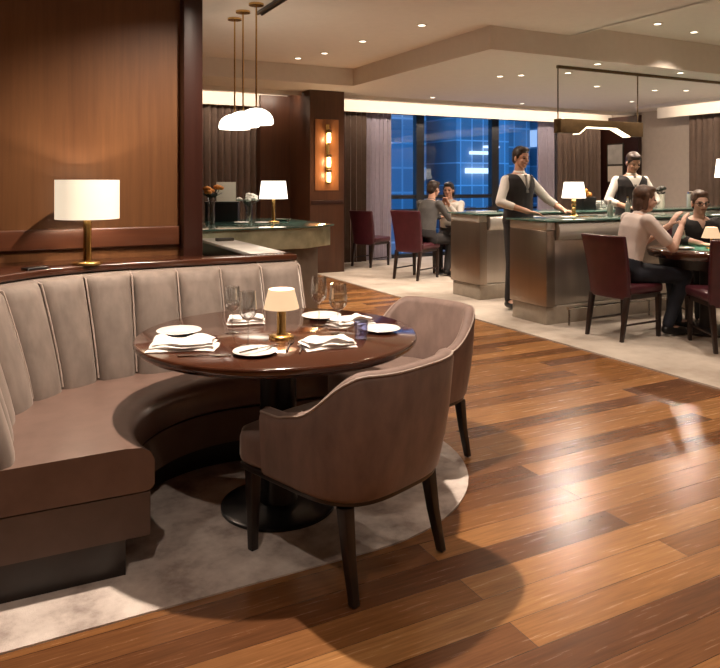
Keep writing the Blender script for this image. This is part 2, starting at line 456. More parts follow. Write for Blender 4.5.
# ------------------------------------------------------------------ city outside the windows
def tower(x0, x1, y0, y1, z0, z1, mat, label, bands=()):
    t = thing('office_tower', label, 'building', ((x0 + x1) / 2, (y0 + y1) / 2, z0), 0, 'buildings outside the windows')
    hx, hy, h = (x1 - x0) / 2, (y1 - y0) / 2, z1 - z0
    MB().box(-hx, hx, -hy, hy, 0, h).build('facade', mat, t)
    MB().box(-hx - .2, hx + .2, -hy - .2, hy + .2, h, h + .5).build('roof', M['fac_roof'], t)
    for (a, b_, z, hh) in bands:
        MB().box(a - (x0 + x1) / 2, b_ - (x0 + x1) / 2, -hy - .25, -hy + .1, z - z0, z - z0 + hh).build('lit_floor', M['lit_floor'], t)
    return t
M['fac_roof'] = plain('tower_roof', (0.3, 0.32, 0.36), 0.7)
M['lit_floor'] = emit('lit_office_floor', (0.85, 0.92, 1.0), 1.1)
M['lit_dim'] = emit('dim_lit_floor', (0.45, 0.65, 0.95), 0.7)
f1 = facade_material('pale_tower_facade', (0.52, 0.59, 0.66), (0.32, 0.39, 0.46), 1.1, 1.3, .02)
f2 = facade_material('dark_tower_facade', (0.40, 0.46, 0.53), (0.26, 0.31, 0.38), 1.2, 1.4, .03)
f3 = facade_material('glass_tower_facade', (0.66, 0.73, 0.80), (0.36, 0.43, 0.50), .8, 1.3, .04)
tower(14, 22, 34, 44, -30, 12, f2, 'dark blue low office block seen through the left window pane', [(15.2, 21.5, 5.2, .12)])
tower(23.4, 27.2, 33, 40, -30, 30, f3, 'pale gridded glass tower seen through the middle window', [(24.0, 25.7, 1.9, .30), (24.3, 26.0, 3.0, .18), (25.3, 26.3, 3.4, .12), (24.6, 25.0, 5.3, .25)])
tower(28.2, 33.2, 38, 48, -30, 9, f1, 'broad pale office block to the right of the gridded glass tower')
tower(33.5, 45, 36, 46, -30, 26, f1, 'tall pale tower filling the right hand window pane', [(35.2, 36.4, 6.2, .25)])
tower(18, 40, 58, 70, -30, 16, f2, 'wide distant dark block behind the other towers')

# ------------------------------------------------------------------ curtains
def curtain(name, label, p0, p1, z0, z1, mat, waves, amp=.05, group=None):
    p0 = Vector((*p0, 0)); p1 = Vector((*p1, 0)); d = p1 - p0; L = d.length; d /= L; n = Vector((-d.y, d.x, 0))
    N = waves * 10
    t = thing(name, label, 'curtain', (p0.x, p0.y, 0), 0, group)
    prof = []
    for i in range(N + 1):
        s = i / N; ph = s * waves * 2 * PI
        prof.append(d * (s * L + .25 * amp * math.sin(2 * ph)) + n * amp * (math.sin(ph) + .25 * math.sin(ph * .37 + 1)))
    rings = []
    zs = [z0, z0 + .02, (z0 + z1) / 2, z1 - .05, z1]
    for k, z in enumerate(zs):
        f = [1.08, 1.05, 1.0, .85, .8][k]
        front = [Vector((p.x, p.y, z)) for p in prof]
        line = [d * d.dot(p) + n * (n.dot(p) * f) for p in prof]
        front = [Vector((p.x, p.y, z)) for p in line]
        back = [q + n * .012 for q in front]
        rings.append(front + back[::-1])
    MB().rings(rings).build('drape', mat, t, smooth=True)
    a, e = Vector((0, 0, z1 + .02)), Vector((d.x * L, d.y * L, z1 + .02))
    MB().tube([a, e], .014).build('curtain_rail', M['bronze'], t)
    return t
curtain('curtain', 'taupe pleated curtain behind the left glass counter', (2.2, 10.75), (3.72, 10.75), .02, 2.62, M['curtain'], 14)
curtain('curtain', 'taupe pleated curtain between the mahogany pillar and the window', (4.83, 10.80), (5.75, 10.80), .02, 2.62, M['curtain'], 9)
curtain('sheer_curtain', 'pale lilac sheer curtain at the left edge of the window', (5.80, 10.88), (6.30, 10.88), .02, 2.62, M['sheer'], 6, .03)
curtain('sheer_curtain', 'pale lilac sheer curtain behind the standing waiter with both hands on the counter', (9.72, 10.88), (10.14, 10.88), .02, 2.62, M['sheer'], 7, .03)
curtain('curtain', 'taupe pleated curtain right of the window behind the lit counter lamp', (10.15, 10.78), (11.32, 10.78), .02, 2.62, M['curtain'], 10)
curtain('curtain', 'brown pleated curtain on the right wall behind the seated man in glasses', (XR - .2, 8.62), (XR - .2, 5.2), .02, 2.62, M['curtain'], 30)

# ------------------------------------------------------------------ recessed downlights
def downlight_proto():
    t = thing('downlight', '', 'ceiling light')
    MB().lathe([(.042, 0), (.055, -.002), (.055, -.008), (.039, -.008), (.037, 0)], seg=20).build('trim_ring', M['cream'], t, smooth=True)
    MB().lathe([(.036, -.006), (.036, -.002)], seg=20).build('lens', M['lens'], t)
    light('SPOT', 'downlight_beam', (0, 0, -.02), DOWN_POWER, WARM, t, .045, spot_size=math.radians(118), spot_blend=.8)
    return t
dl = downlight_proto()
DL = [
 (3.57, 8.64, Z1, 'recessed downlight nearest the pillar in the row of four on the left ceiling tray', 1),
 (3.73, 8.15, Z1, 'recessed downlight second from the pillar in the row of four on the left ceiling tray', 1),
 (3.81, 7.25, Z1, 'recessed downlight third from the pillar in the row of four on the left ceiling tray', 1),
 (3.97, 6.22, Z1, 'recessed downlight farthest from the pillar in the row of four on the left ceiling tray', 1),
 (6.40, 9.70, Z0, 'small recessed downlight in the ceiling drop before the window, left of the waiter', 1),
 (8.31, 9.72, Z0, 'small recessed downlight in the ceiling drop directly above the waiter by the window', 1),
 (5.91, 7.35, Z0, 'left one of a close pair of recessed downlights left of the linear pendant rail', 1),
 (6.10, 7.15, Z0, 'right one of a close pair of recessed downlights left of the linear pendant rail', 1),
 (6.50, 6.72, Z0, 'recessed downlight seen just below the pendant rail near its left drop rod', 2),
 (7.78, 7.46, Z0, 'recessed downlight seen below the pendant rail left of its right drop rod', 1),
 (8.90, 7.38, Z0, 'recessed downlight below the pendant rail, first right of its right drop rod', 1),
 (9.35, 7.18, Z0, 'recessed downlight below the pendant rail, second right of its right drop rod', 2),
 (6.32, 6.05, Z0, 'bright recessed downlight just above the middle of the pendant rail', 1),
 (7.77, 6.05, Z0, 'bright recessed downlight just above the right end of the pendant rail', 1),
 (6.56, 5.40, Z2, 'larger recessed downlight in the upper right ceiling tray', 1),
 (7.30, 5.50, Z2, 'faint recessed downlight rightmost in the upper right ceiling tray', 1),
]
OFF = [(1.12, 2.85, Z1), (3.0, 3.6, Z1), (2.9, 0.9, Z1), (-.1, .9, Z1), (1.3, -.5, Z1), (4.6, 2.2, Z1), (4.5, 4.6, Z1),  # first hangs over the round table; the rest are unseen lamps added as fill
       (5.3, 3.7, Z1), (8.6, 4.0, Z2), (2.2, 9.3, Z0), (9.8, 8.6, Z0), (7.0, 1.0, Z2)]
for i, (x, y, z, lab, k) in enumerate(DL):
    if i == 0: dl.location = (x, y, z); dl['label'] = lab; dl['group'] = 'recessed ceiling downlights'
    else:
        r = dup(dl, (x, y, z), 0, lab, 'recessed ceiling downlights')
        if k == 2:                                      # wide flood beams: these draw the two long glints on the polished floor
            for c in r.children:
                if c.type == 'LIGHT': c.data = c.data.copy(); c.data.spot_size = math.radians(158); c.data.spot_blend = .3; c.data.energy = DOWN_POWER * .95
FILL_TABLE = OFF.index((5.3, 3.7, Z1))
for i, (x, y, z) in enumerate(OFF):
    r = dup(dl, (x, y, z), 0, 'round unseen ceiling downlight above the part of the room out of view', 'unseen downlights out of view')
    for c in r.children:
        if c.type == 'LIGHT':
            c.data = c.data.copy(); c.data.energy = KEY_POWER if i == 0 else FILL_POWER * (1.5 if i in (3, 4) else 2.2 if i == FILL_TABLE else 1)
            c.data.spot_size = math.radians(125 if i == 0 else 105); c.data.spot_blend = .5
            if i == 0: c.data.shadow_soft_size = .035

# ================================================================== BANQUETTE
def back_path(s):
    """point and inward normal of the seat/back crease at arc length s (J-shape: left arm, quarter round, straight)"""
    R0 = .57; a0 = .40; arcL = R0 * PI / 2
    if s <= a0: return Vector((.05, 2.60 + s)), Vector((1, 0))
    if s <= a0 + arcL:
        a = PI - (s - a0) / R0
        d = Vector((math.cos(a), math.sin(a)))
        return Vector((.62, 3.0)) + d * R0, -d
    return Vector((.62 + (s - a0 - arcL), 3.57)), Vector((0, -1))
ARC = .57 * PI / 2
S_END = .40 + ARC + .93
bq = thing('banquette', 'curved taupe velvet channel back banquette with brown leather seat against the wood wall', 'banquette', (0, 0, 0))
def lean(z): 
    t = max(0, (z - .44) / .51); return .02 + .155 * t ** 1.25
cuts = [0, .2, .4] + [.4 + ARC * i / 5 for i in range(1, 6)] + [.4 + ARC + .2325 * i for i in range(1, 5)]
for k in range(len(cuts) - 1):
    rings = []
    for i in range(11):
        u = i / 10; s = cuts[k] + (cuts[k + 1] - cuts[k]) * (.012 + .976 * u)
        p, n = back_path(s)
        bulge = .045 * math.sqrt(max(0, 1 - (2 * u - 1) ** 2)) ** .8 - .012
        prof = []
        for z in (.40, .47, .55, .64, .73, .82, .87, .905): prof.append((lean(z) - bulge, z))
        zt = lean(.925)
        prof += [(zt - bulge * .6 + .01, .925), (zt + .03, .935), (zt + .10, .935), (zt + .10, .40)]
        rings.append([(p.x - n.x * o_, p.y - n.y * o_, z) for o_, z in prof])
    ch = MB().rings(rings).build('back_channel', M['velvet'], bq, smooth=True)
    p, n = back_path(cuts[k + 1])
    pts = [(p.x - n.x * (lean(z) - .004), p.y - n.y * (lean(z) - .004), z) for z in (.46, .55, .64, .73, .82, .88, .92)]
    zt = lean(.92); pts.append((p.x - n.x * (zt + .06), p.y - n.y * (zt + .06), .937))
    MB().tube(pts, .0045, 6).build('piping', M['piping'], ch, smooth=True)
TC = Vector((1.05, 2.75))
def front_path(t):
    L1 = .56 * math.radians(197 - 82); L2 = .45
    s = t * (L1 + L2)
    if s < L1:
        a = math.radians(197) - s / .56
        return TC + Vector((math.cos(a), math.sin(a))) * .565
    a = math.radians(82); q = TC + Vector((math.cos(a), math.sin(a))) * .565
    return q + (Vector((1.56, 3.27)) - q) * ((s - L1) / L2)
def seat_loft(profile, N=44):
    """profile: list of (where 'f'/'b', inset, z)"""
    rings = []
    for i in range(N + 1):
        t = i / N
        p, n = back_path(t * S_END); bk = p - n * .075; fr = front_path(t)
        d = (bk - fr).normalized()
        rings.append([((fr + d * o_).x, (fr + d * o_).y, z) if w == 'f' else ((bk - d * o_).x, (bk - d * o_).y, z) for w, o_, z in profile])
    return MB().rings(rings)
seat_loft([('b', 0, .29), ('b', 0, .445), ('f', .10, .452), ('f', .045, .447), ('f', .015, .43), ('f', 0, .40), ('f', .0, .31), ('f', .012, .295), ('f', .03, .29)]).build('seat_cushion', M['leather'], bq, smooth=True)
seat_loft([('b', 0, .13), ('b', 0, .285), ('f', .015, .285), ('f', .015, .13)]).build('apron', M['apron'], bq, smooth=True)
seat_loft([('b', .0, .006), ('b', 0, .13), ('f', .10, .13), ('f', .10, .006)]).build('toe_kick', M['ebony'], bq, smooth=True)
rings = []
for i in range(61):
    p, n = back_path(S_END * i / 60)
    rings.append([(p.x - n.x * o_, p.y - n.y * o_, z) for o_, z in ((.06, .006), (.06, .40), (.16, .42), (.285, .93), (.30, .93), (.30, .006))])
MB().rings(rings).build('back_frame', M['apron'], bq, smooth=True)

# wooden ledge behind the banquette
inner = []
for i in range(61):
    p, n = back_path(S_END * i / 60 + (.0 if i < 60 else .02)); inner.append((p.x - n.x * .245, p.y - n.y * .245))
lg = thing('wood_ledge', 'dark polished wood ledge curving behind the banquette, carrying the brass lamp', 'ledge', (0, 0, 0))
top = [(-2.6, 2.60)] + [(inner[0][0], 2.60)] + inner + [(1.57, 3.96), (1.066, 3.96), (1.066, WY - .102), (.953, WY - .102), (.953, WY - .001), (-2.6, WY - .001)]
MB().prism(top, .942, .976).build('ledge_top', M['ledge'], lg, bevel=.006)
rings = []
for i in range(61):
    p, n = back_path(S_END * i / 60)
    rings.append([(p.x - n.x * o_, p.y - n.y * o_, z) for o_, z in ((.305, 0.006), (.305, .942), (.36, .942), (.36, .006))])
MB().rings(rings).build('ledge_front', M['rail'], lg, smooth=True)
MB().box(1.08, 1.56, 3.932, 3.955, 0.006, .942).build('ledge_back', M['rail'], lg)
o = MB().box(-.055, .055, -.03, .03, 0, .012).build('phone', M['black'], bevel=.004); o.location = (.17, 3.74, .976); o.rotation_euler = (0, 0, .5)
tag(o, 'small flat black object lying on the wood ledge left of the brass lamp', 'phone')

# ------------------------------------------------------------------ brass shade lamps
def shade_lamp(name, label, loc, r_top, r_bot, h_shade, h_total, mat, stem_r=.016, base_r=.07, power=LAMP_POWER, group=None, twist=False, frac=.55):
    t = thing(name, label, 'lamp', loc, 0, group)
    zb = h_total - h_shade
    MB().lathe([(base_r, 0), (base_r, .010), (base_r * .95, .014), (stem_r * 1.3, .018)], seg=32).build('base', M['brass'], t, smooth=True)
    if twist:
        prof = [(stem_r, .016)] + [(stem_r * (1.0 + .45 * abs(math.sin(i * .9))), .016 + (zb + .01 - .016) * i / 16) for i in range(1, 17)]
        MB().lathe(prof, seg=20).build('stem', M['brass'], t, smooth=True)
    else:
        MB().lathe([(stem_r * 1.25, .016), (stem_r, .03), (stem_r, zb + .02)], seg=20).build('stem', M['brass'], t, smooth=True)
    MB().lathe([(r_bot, zb), (r_top, h_total), (r_top - .003, h_total), (r_bot - .003, zb)], seg=40).build('lamp_shade', mat, t, smooth=True)
    sh = [c for c in bpy.data.objects if c.parent == t and c.name.startswith('lamp_shade')][-1]
    bmx = bmesh.new(); bmx.from_mesh(sh.data)
    big = [f for f in bmx.faces if len(f.verts) > 4]; bmesh.ops.delete(bmx, geom=big, context='FACES')
    bmx.to_mesh(sh.data); bmx.free()
    # spider ring carrying the shade, bulb
    z = zb + h_shade * .35
    rz_ = r_bot + (r_top - r_bot) * .35 - .004
    m = MB(); m.tube([(-rz_, 0, z), (rz_, 0, z)], .0025, 6); m.tube([(0, -rz_, z), (0, rz_, z)], .0025, 6); m.lathe([(stem_r * .6, zb), (stem_r * .6, z + .01)], seg=10)
    m.build('shade_holder', M['brass'], t, smooth=True)
    light('POINT', 'lamp_bulb', (0, 0, zb + h_shade * frac), power, WARM, t, .02)
    return t
shade_lamp('table_lamp', 'brass column lamp with cream drum shade on the wood ledge behind the banquette', (.42, 3.85, .976), .157, .157, .200, .435, M['shade'], .021, .075, 18, frac=.36)

# ================================================================== ROUND DINING TABLE
tb = thing('dining_table', 'round glossy mahogany dining table on a black pedestal in front of the banquette', 'table', (1.085, 2.85, 0.0))
MB().lathe([(.52, .704), (.578, .710), (.594, .722), (.599, .734), (.597, .745), (.590, .750)], seg=72).build('tabletop', M['mahogany'], tb, smooth=True)
MB().lathe([(.085, .03), (.078, .05), (.078, .67), (.16, .704)], seg=36).build('pedestal', M['black'], tb, smooth=True)
MB().lathe([(.245, .006), (.245, .018), (.23, .026), (.09, .034)], seg=48).build('base', M['black'], tb, smooth=True)
TZ = .750
shade_lamp('table_lamp', 'small brass lamp with glowing peach shade in the middle of the round dining table', (1.055, 2.735, TZ), .054, .074, .080, .205, M['shade_small'], .019, .052, 4.5)
def plate(label, x, y, r, z=TZ, group='white plates on the round dining table'):
    o = MB().lathe([(r * .55, 0), (r * .6, .003), (r * .97, .012), (r, .014), (r * .97, .016), (r * .6, .007), (0, .006)], seg=40).build('plate', M['china'], smooth=True)
    o.location = (x, y, z); return tag(o, label, 'plate', group)
plate('white plate beside the folded napkin at the left edge of the round table', (.70), 3.03, .095)
plate('small white plate with a knife at the near edge of the round table', .87, 2.53, .085)
plate('white plate behind the wine glasses at the far right edge of the round table', 1.385, 3.06, .095)
plate('white plate at the right edge of the round table by the far chair', 1.49, 2.665, .085)
def napkin(label, x, y, L, W, rz, seed):
    rnd = random.Random(seed)
    t = thing('napkin', label, 'napkin', (x, y, TZ), rz, 'folded white napkins on the round dining table')
    for k in range(3):
        l = L * (1 - .06 * k); w = W * (1 - .10 * k)
        nx, ny = 14, 8; z0 = .0015 + k * .0105; th = .009
        ph = rnd.uniform(0, 6); verts = []; 
        rings = []
        for i in range(nx + 1):
            u = i / nx - .5; up = []; dn = []
            for j in range(ny + 1):
                v = j / ny - .5
                edge = min(1, (.5 - abs(u)) * 8 + .25) * min(1, (.5 - abs(v)) * 6 + .35)
                wv = .0045 * math.sin(u * 9 + ph + v * 3) * k + .006 * (k == 2) * math.cos(v * 5 + ph)
                up.append((u * l + .012 * math.sin(v * 4 + ph) * .5, v * w + .008 * math.sin(u * 7 + ph), z0 + th * edge + max(0, wv)))
                dn.append((u * l + .012 * math.sin(v * 4 + ph) * .5, v * w + .008 * math.sin(u * 7 + ph), z0))
            rings.append(up + dn[::-1])
        MB().rings(rings).build('fold', M['linen'], t, smooth=True)
    return t
napkin('white folded napkin at the left edge of the round table in front of the plate', .655, 2.755, .26, .15, math.radians(-22), 1)
napkin('white folded napkin at the back of the round table left of the small lamp', 1.03, 3.12, .17, .13, math.radians(-15), 2)
napkin('white folded napkin at the near side of the round table right of the small lamp', 1.165, 2.52, .21, .13, math.radians(-5), 3)
napkin('white folded napkin at the right of the round table beside the far chair', 1.44, 2.865, .20, .13, math.radians(12), 4)
def wine_glass(label, x, y, h, rb, z=TZ, group='wine glasses on the round dining table', seg=28):
    t = thing('wine_glass', label, 'wine glass', (x, y, z), 0, group)
    MB().lathe([(.031, 0.0005), (.031, .003), (.006, .006), (.0035, .012), (.0032, h * .44), (.006, h * .47)], seg=seg).build('stem', M['glass'], t, smooth=True)
    prof = [(.004, h * .46), (rb * .55, h * .50), (rb * .9, h * .58), (rb, h * .68), (rb * .92, h * .85), (rb * .82, h)]
    prof += [(rb * .82 - .0015, h), (rb * .92 - .0015, h * .85), (rb - .0015, h * .68), (rb * .88, h * .585), (rb * .5, h * .51), (.001, h * .48)]
    MB().lathe(prof, seg=seg).build('bowl', M['glass'], t, smooth=True)
    return t
wine_glass('clear wine glass nearest the small lamp on the left side of the round table', .885, 2.66, .218, .036)
wine_glass('clear wine glass farther back on the left side of the round table', .905, 2.93, .200, .036)
wine_glass('clear wine glass farther back on the right side of the round table', 1.30, 2.90, .222, .038)
wine_glass('clear wine glass nearer the napkin on the right side of the round table', 1.30, 2.70, .215, .040)
o = MB().lathe([(.026, .0005), (.031, .075), (.029, .075), (.024, .006), (0, .006)], seg=28).build('tumbler', M['liquid'], smooth=True)
o.location = (1.345, 2.575, TZ); tag(o, 'short clear tumbler between the near napkin and the right hand plate', 'tumbler')
def knife(label, x, y, rz, z=TZ + .001):
    t = thing('table_knife', label, 'knife', (x, y, z), rz, 'cutlery on the round dining table')
    MB().tube([(0, 0, .003), (.085, 0, .0035)], [.0035, .0045], 8).build('handle', M['silver'], t, smooth=True)
    MB().prism([(.085, -.004), (.185, -.008), (.20, .0), (.185, .006), (.085, .004)], .002, .004).build('blade', M['silver'], t)
    return t
def fork(label, x, y, rz, z=TZ + .001):
    t = thing('table_fork', label, 'fork', (x, y, z), rz, 'cutlery on the round dining table')
    MB().tube([(0, 0, .003), (.12, 0, .004)], [.0045, .0025], 8).build('handle', M['silver'], t, smooth=True)
    h = MB(); h.prism([(.12, -.003), (.145, -.011), (.155, -.011), (.155, .011), (.145, .011), (.12, .003)], .003, .005)
    for j in range(4): h.box(.155, .195, -.011 + j * .0063, -.008 + j * .0063, .003, .005)
    h.build('tines', M['silver'], t)
    return t
knife('silver knife lying across the small near plate on the round table', .80, 2.50, math.radians(20), TZ + .016)
fork('silver fork left of the near napkin on the round table', .985, 2.50, math.radians(62))
knife('silver knife just left of the near napkin on the round table', 1.02, 2.455, math.radians(62))
fork('silver fork in front of the left napkin on the round table', .60, 2.62, math.radians(-25))
knife('silver knife by the right hand napkin on the round table', 1.30, 2.80, math.radians(-40))

# ================================================================== TUB CHAIRS
def tub_chair(label, loc, rz):
    """local: faces +y"""
    t = thing('tub_chair', label, 'chair', loc, rz, 'velvet tub chairs at the round dining table')
    W, D = .298, .30
    def plan(th):                      # th: 0 at the back centre, +-pi/2 at the sides; arms run on forwards
        a = abs(th); sg = 1 if th > 0 else -1
        if a <= PI / 2:
            e = .62
            return sg * W * math.sin(a) ** e, -D * math.cos(a) ** e
        return sg * W * (1 - .02 * (a - PI / 2)), (a - PI / 2) * .30
    TH = PI / 2 + .50
    def top(th):
        a = abs(th)
        k = min(1, max(0, (a - .55) / 1.25)); k = k * k * (3 - 2 * k)
        return .775 - .20 * k
    N = 64; rings = []; rim = []
    for i in range(N + 1):
        th = -TH + 2 * TH * i / N
        x, y = plan(th)
        x2, y2 = plan(th + .01); x1, y1 = plan(th - .01)
        tx, ty = x2 - x1, y2 - y1; l = math.hypot(tx, ty); nx, ny = -ty / l, tx / l     # inward
        if nx * x + ny * (y + .02) > 0: nx, ny = -nx, -ny
        zt = top(th); ln = .075 * max(0, math.cos(th)) 
        def q(o_, z):
            f = (z - .33) / .45
            return (x + nx * o_ - nx * .0 + (-nx) * ln * f * 1.0, y + ny * o_ + (-ny) * ln * f, z)
        def w(o_, z): # o_ = distance inward from the outer face
            f = max(0, (z - .33) / .45)
            return (x + nx * (o_ - ln * f - .012 * math.sin(min(1, f) * PI)), y + ny * (o_ - ln * f - .012 * math.sin(min(1, f) * PI)), z)
        prof = [w(.012, .325), w(0, .345), w(0, .45), w(0, .55 if zt > .58 else .5), w(0, zt - .03), w(.010, zt - .008), w(.03, zt), w(.052, zt - .006), w(.066, zt - .03), w(.07, .5), w(.07, .42), w(.07, .325)]
        rings.append(prof); rim.append(w(.006, zt - .012))
    MB().rings(rings).build('backrest', M['velvet_chair'], t, smooth=True)
    MB().tube(rim, .0045, 6).build('piping', M['piping'], t, smooth=True)
    # seat cushion with rounded front
    pl = []
    for i in range(25):
        th = -PI / 2 + PI * i / 24; x, y = plan(th); pl.append((x * .76, y * .76))
    pl += [(W * .76, .10), (W * .98, .17), (W * 1.0, .28), (W * .85, .325), (W * .4, .345), (0, .35), (-W * .4, .345), (-W * .85, .325), (-W * 1.0, .28), (-W * .98, .17), (-W * .76, .10)]
    MB().prism(pl, .335, .465).build('seat_cushion', M['velvet_chair'], t, bevel=.03, seg=4)
    pr = []
    for i in range(25):
        th = -PI / 2 + PI * i / 24; x, y = plan(th); pr.append((x * .97, y * .97))
    pr += [(W * .95, .30), (-W * .95, .30)]
    MB().prism(pr, .312, .336).build('seat_rail', M['ebony'], t, bevel=.006)
    for sx in (-1, 1):
        for sy in (-1, 1):
            x, y = sx * (.245 if sy > 0 else .225), (.265 if sy > 0 else -.205)
            x2, y2 = x * (1.0 if sy > 0 else 1.06), y + (0.0 if sy > 0 else -.055)
            rg = []
            for f, hw in ((0, .023), (.5, .0185), (1, .0145)):
                cx_, cy_, z = x + (x2 - x) * f ** 1.3, y + (y2 - y) * f ** 1.3, .305 - f * .305
                rg.append([(cx_ - hw, cy_ - hw, z), (cx_ + hw, cy_ - hw, z), (cx_ + hw, cy_ + hw, z), (cx_ - hw, cy_ + hw, z)])
            MB().rings(rg).build('leg', M['ebony'], t, bevel=.004)
    return t
def face_rz(dx, dy): return math.atan2(dy, dx) - PI / 2
tub_chair('mauve brown velvet tub chair in the foreground with its back to the viewer', (1.185, 2.375, 0.006), face_rz(-.33, .94))
tub_chair('mauve brown velvet tub chair at the far right side of the round dining table', (1.83, 3.04, .006), face_rz(-.95, -.31)).scale = (.93, .93, .985)

# ================================================================== LEFT GLASS COUNTER
cn = thing('glass_counter', 'green glass topped counter with pale green stone fascia behind the banquette', 'counter', (0, 0, 0))
ctop = [(1.1, 5.80), (2.52, 5.80), (2.86, 6.02), (2.86, 7.35), (1.1, 7.35)]
def inset(poly, d):
    cx_ = sum(p[0] for p in poly) / len(poly); cy_ = sum(p[1] for p in poly) / len(poly)
    return [(x + (d if x < cx_ else -d), y + (d if y < cy_ else -d)) for x, y in poly]
MB().prism(ctop, .985, 1.0).build('glass_top', M['green_glass'], cn, bevel=.003)
MB().prism(inset(ctop, .03), .80, .985).build('fascia', M['onyx'], cn, bevel=.004)
MB().prism(inset(ctop, .12), .0, .80).build('cabinet', M['umber'], cn, bevel=.004)
sb = thing('side_cabinet', 'low dark cabinet with a white marble top running from the ledge to the glass counter', 'cabinet', (1.61, 5.08, 0))
MB().box(-.11, .11, -.68, .70, 0, .905).build('body', M['post'], sb)
MB().box(-.12, .12, -.69, .70, .905, .93).build('marble_top', M['marble'], sb, bevel=.004)
o = MB().box(-.07, .07, -.03, .03, 0, .025).build('small_tray', M['leaf'], bevel=.006); o.location = (1.62, 5.45, .93)
tag(o, 'small dark tray lying on the white marble top of the side cabinet', 'tray')
CZ = 1.0
shade_lamp('table_lamp', 'brass lamp with bright white shade on the left glass counter', (2.44, 6.54, CZ), .12, .14, .175, .41, M['shade_white'], .016, .06, 8)

def flower_vase(name, label, loc, petals, n, head_r, h_vase, r_vase, spread, vase_mat, seed, leaves=6):
    rnd = random.Random(seed)
    t = thing(name, label, 'flowers', loc)
    MB().lathe([(r_vase * .8, 0), (r_vase, h_vase * .3), (r_vase * .9, h_vase * .7), (r_vase * 1.1, h_vase), (r_vase * 1.0, h_vase), (r_vase * .8, h_vase * .7), (r_vase * .85, h_vase * .3), (r_vase * .6, .012)], seg=20).build('vase', vase_mat, t, smooth=True)
    for i in range(n):
        a = rnd.uniform(0, 2 * PI); rr = spread * math.sqrt(rnd.random()); z = h_vase + head_r + rnd.uniform(.0, spread * .9) * (1 - rr / spread * .5)
        p = (rr * math.cos(a), rr * math.sin(a), z)
        fl = MB()
        for k in range(7):
            b_ = 2 * PI * k / 7
            fl.sphere((p[0] + .45 * head_r * math.cos(b_), p[1] + .45 * head_r * math.sin(b_), p[2] + .1 * head_r * (k % 2)), (head_r * .55, head_r * .55, head_r * .45), 8, 6)
        fl.sphere((p[0], p[1], p[2] + .2 * head_r), head_r * .5, 8, 6)
        f = fl.build('flower', petals, t, smooth=True)
        MB().tube([(0, 0, h_vase * .3), (p[0] * .5, p[1] * .5, h_vase), p], .003, 5).build('stem', M['leaf'], f)
    for i in range(leaves):
        a = 2 * PI * i / leaves + rnd.uniform(-.3, .3); L = spread * 1.25
        lf = MB(); d = Vector((math.cos(a), math.sin(a), .55)).normalized(); s_ = Vector((-math.sin(a), math.cos(a), 0)); o_ = Vector((0, 0, h_vase * .95))
        pts = [(0, .005), (.3, .028), (.65, .03), (1, .002)]
        up = [o_ + d * L * u + s_ * w for u, w in pts]; dn = [o_ + d * L * u - s_ * w for u, w in pts]
        ring = up + dn[::-1]
        lf.rings([ring, [p - Vector((0, 0, .004)) for p in ring]]).build('leaf', M['leaf'], t)
    return t
flower_vase('flower_vase', 'orange flowers with dark leaves in a glass vase on the left glass counter', (1.80, 6.48, CZ), M['orange'], 7, .04, .26, .035, .09, M['glass'], 5)
flower_vase('flower_vase', 'white flowers in a glass vase right of the black box on the glass counter', (2.26, 6.76, CZ), M['petal_white'], 9, .035, .17, .035, .11, M['glass'], 6, 3)
t = thing('black_box', 'black rectangular box standing on the left glass counter', 'box', (2.06, 7.0, CZ), math.radians(-24))
MB().box(-.165, .165, -.09, .09, 0, .185).build('body', M['black'], t, bevel=.005)
MB().box(-.17, .17, -.095, .095, .185, .20).build('lid', M['black'], t, bevel=.004)
t = thing('picture_stand', 'plain cream upright panel standing behind the black box on the left counter', 'panel', (2.17, 7.24, CZ), math.radians(-20))
MB().box(-.10, .10, -.006, .006, .0, .40).build('panel', M['cream'], t)
MB().box(-.03, .03, 0, .10, 0, .012).build('foot', M['bronze'], t)
for (lab, x, y, r) in (('white saucer on the glass counter in front of the white flowers', 2.10, 6.50, .075), ('white plate on the glass counter just left of its lamp', 2.27, 6.40, .07)):
    plate(lab, x, y, r, CZ, 'white dishes on the left glass counter')
t = thing('serving_dish', 'oval steel dish right of the lamp on the left glass counter', 'dish', (2.62, 6.8, CZ))
MB().lathe([(.06, 0), (.10, .012), (.115, .02), (.11, .02), (.06, .006)], seg=28, sy=.6).build('bowl', M['chrome'], t, smooth=True)

# three pendants over the left counter
tr = thing('ceiling_track', 'black ceiling track beside the three pendant canopies', 'track', (2.27, 5.85, Z1))
MB().box(-.03, .03, -.75, .62, -.03, 0).build('channel', M['black'], tr, bevel=.004)
for s_ in (-1, 1): MB().box(.022 * s_ - .006, .022 * s_ + .006, -.75, .62, -.036, -.030).build('rail', M['bronze'], tr)
for i, (x, y, z, lab) in enumerate(((2.14, 6.85, 1.99, 'farthest of the three glowing white dome pendants over the left counter'), (2.12, 6.52, 2.0, 'middle one of the three glowing white dome pendants over the left counter'), (2.14, 6.19, 2.02, 'nearest of the three glowing white dome pendants over the left counter'))):
    if i == 0:
        pd = thing('pendant_lamp', lab, 'pendant lamp', (x, y, Z1), 0, 'dome pendants over the left counter')
        MB().lathe([(.07, 0), (.07, -.018), (.02, -.022)], seg=28).build('canopy', M['brass'], pd, smooth=True)
        MB().lathe([(.008, -.02), (.008, -.98)], seg=10).build('rod', M['brass'], pd, smooth=True)
        prof = []
        for k in range(9):
            a = PI / 2 * k / 8; prof.append((.158 * math.sin(a), -.965 - .12 * (1 - math.cos(a))))
        prof += [(.160, -1.10), (.152, -1.118), (.0, -1.122)]
        MB().lathe(prof, seg=36).build('dome_shade', M['opal'], pd, smooth=True)
    else: dup(pd, (x, y, Z1), 0, lab)

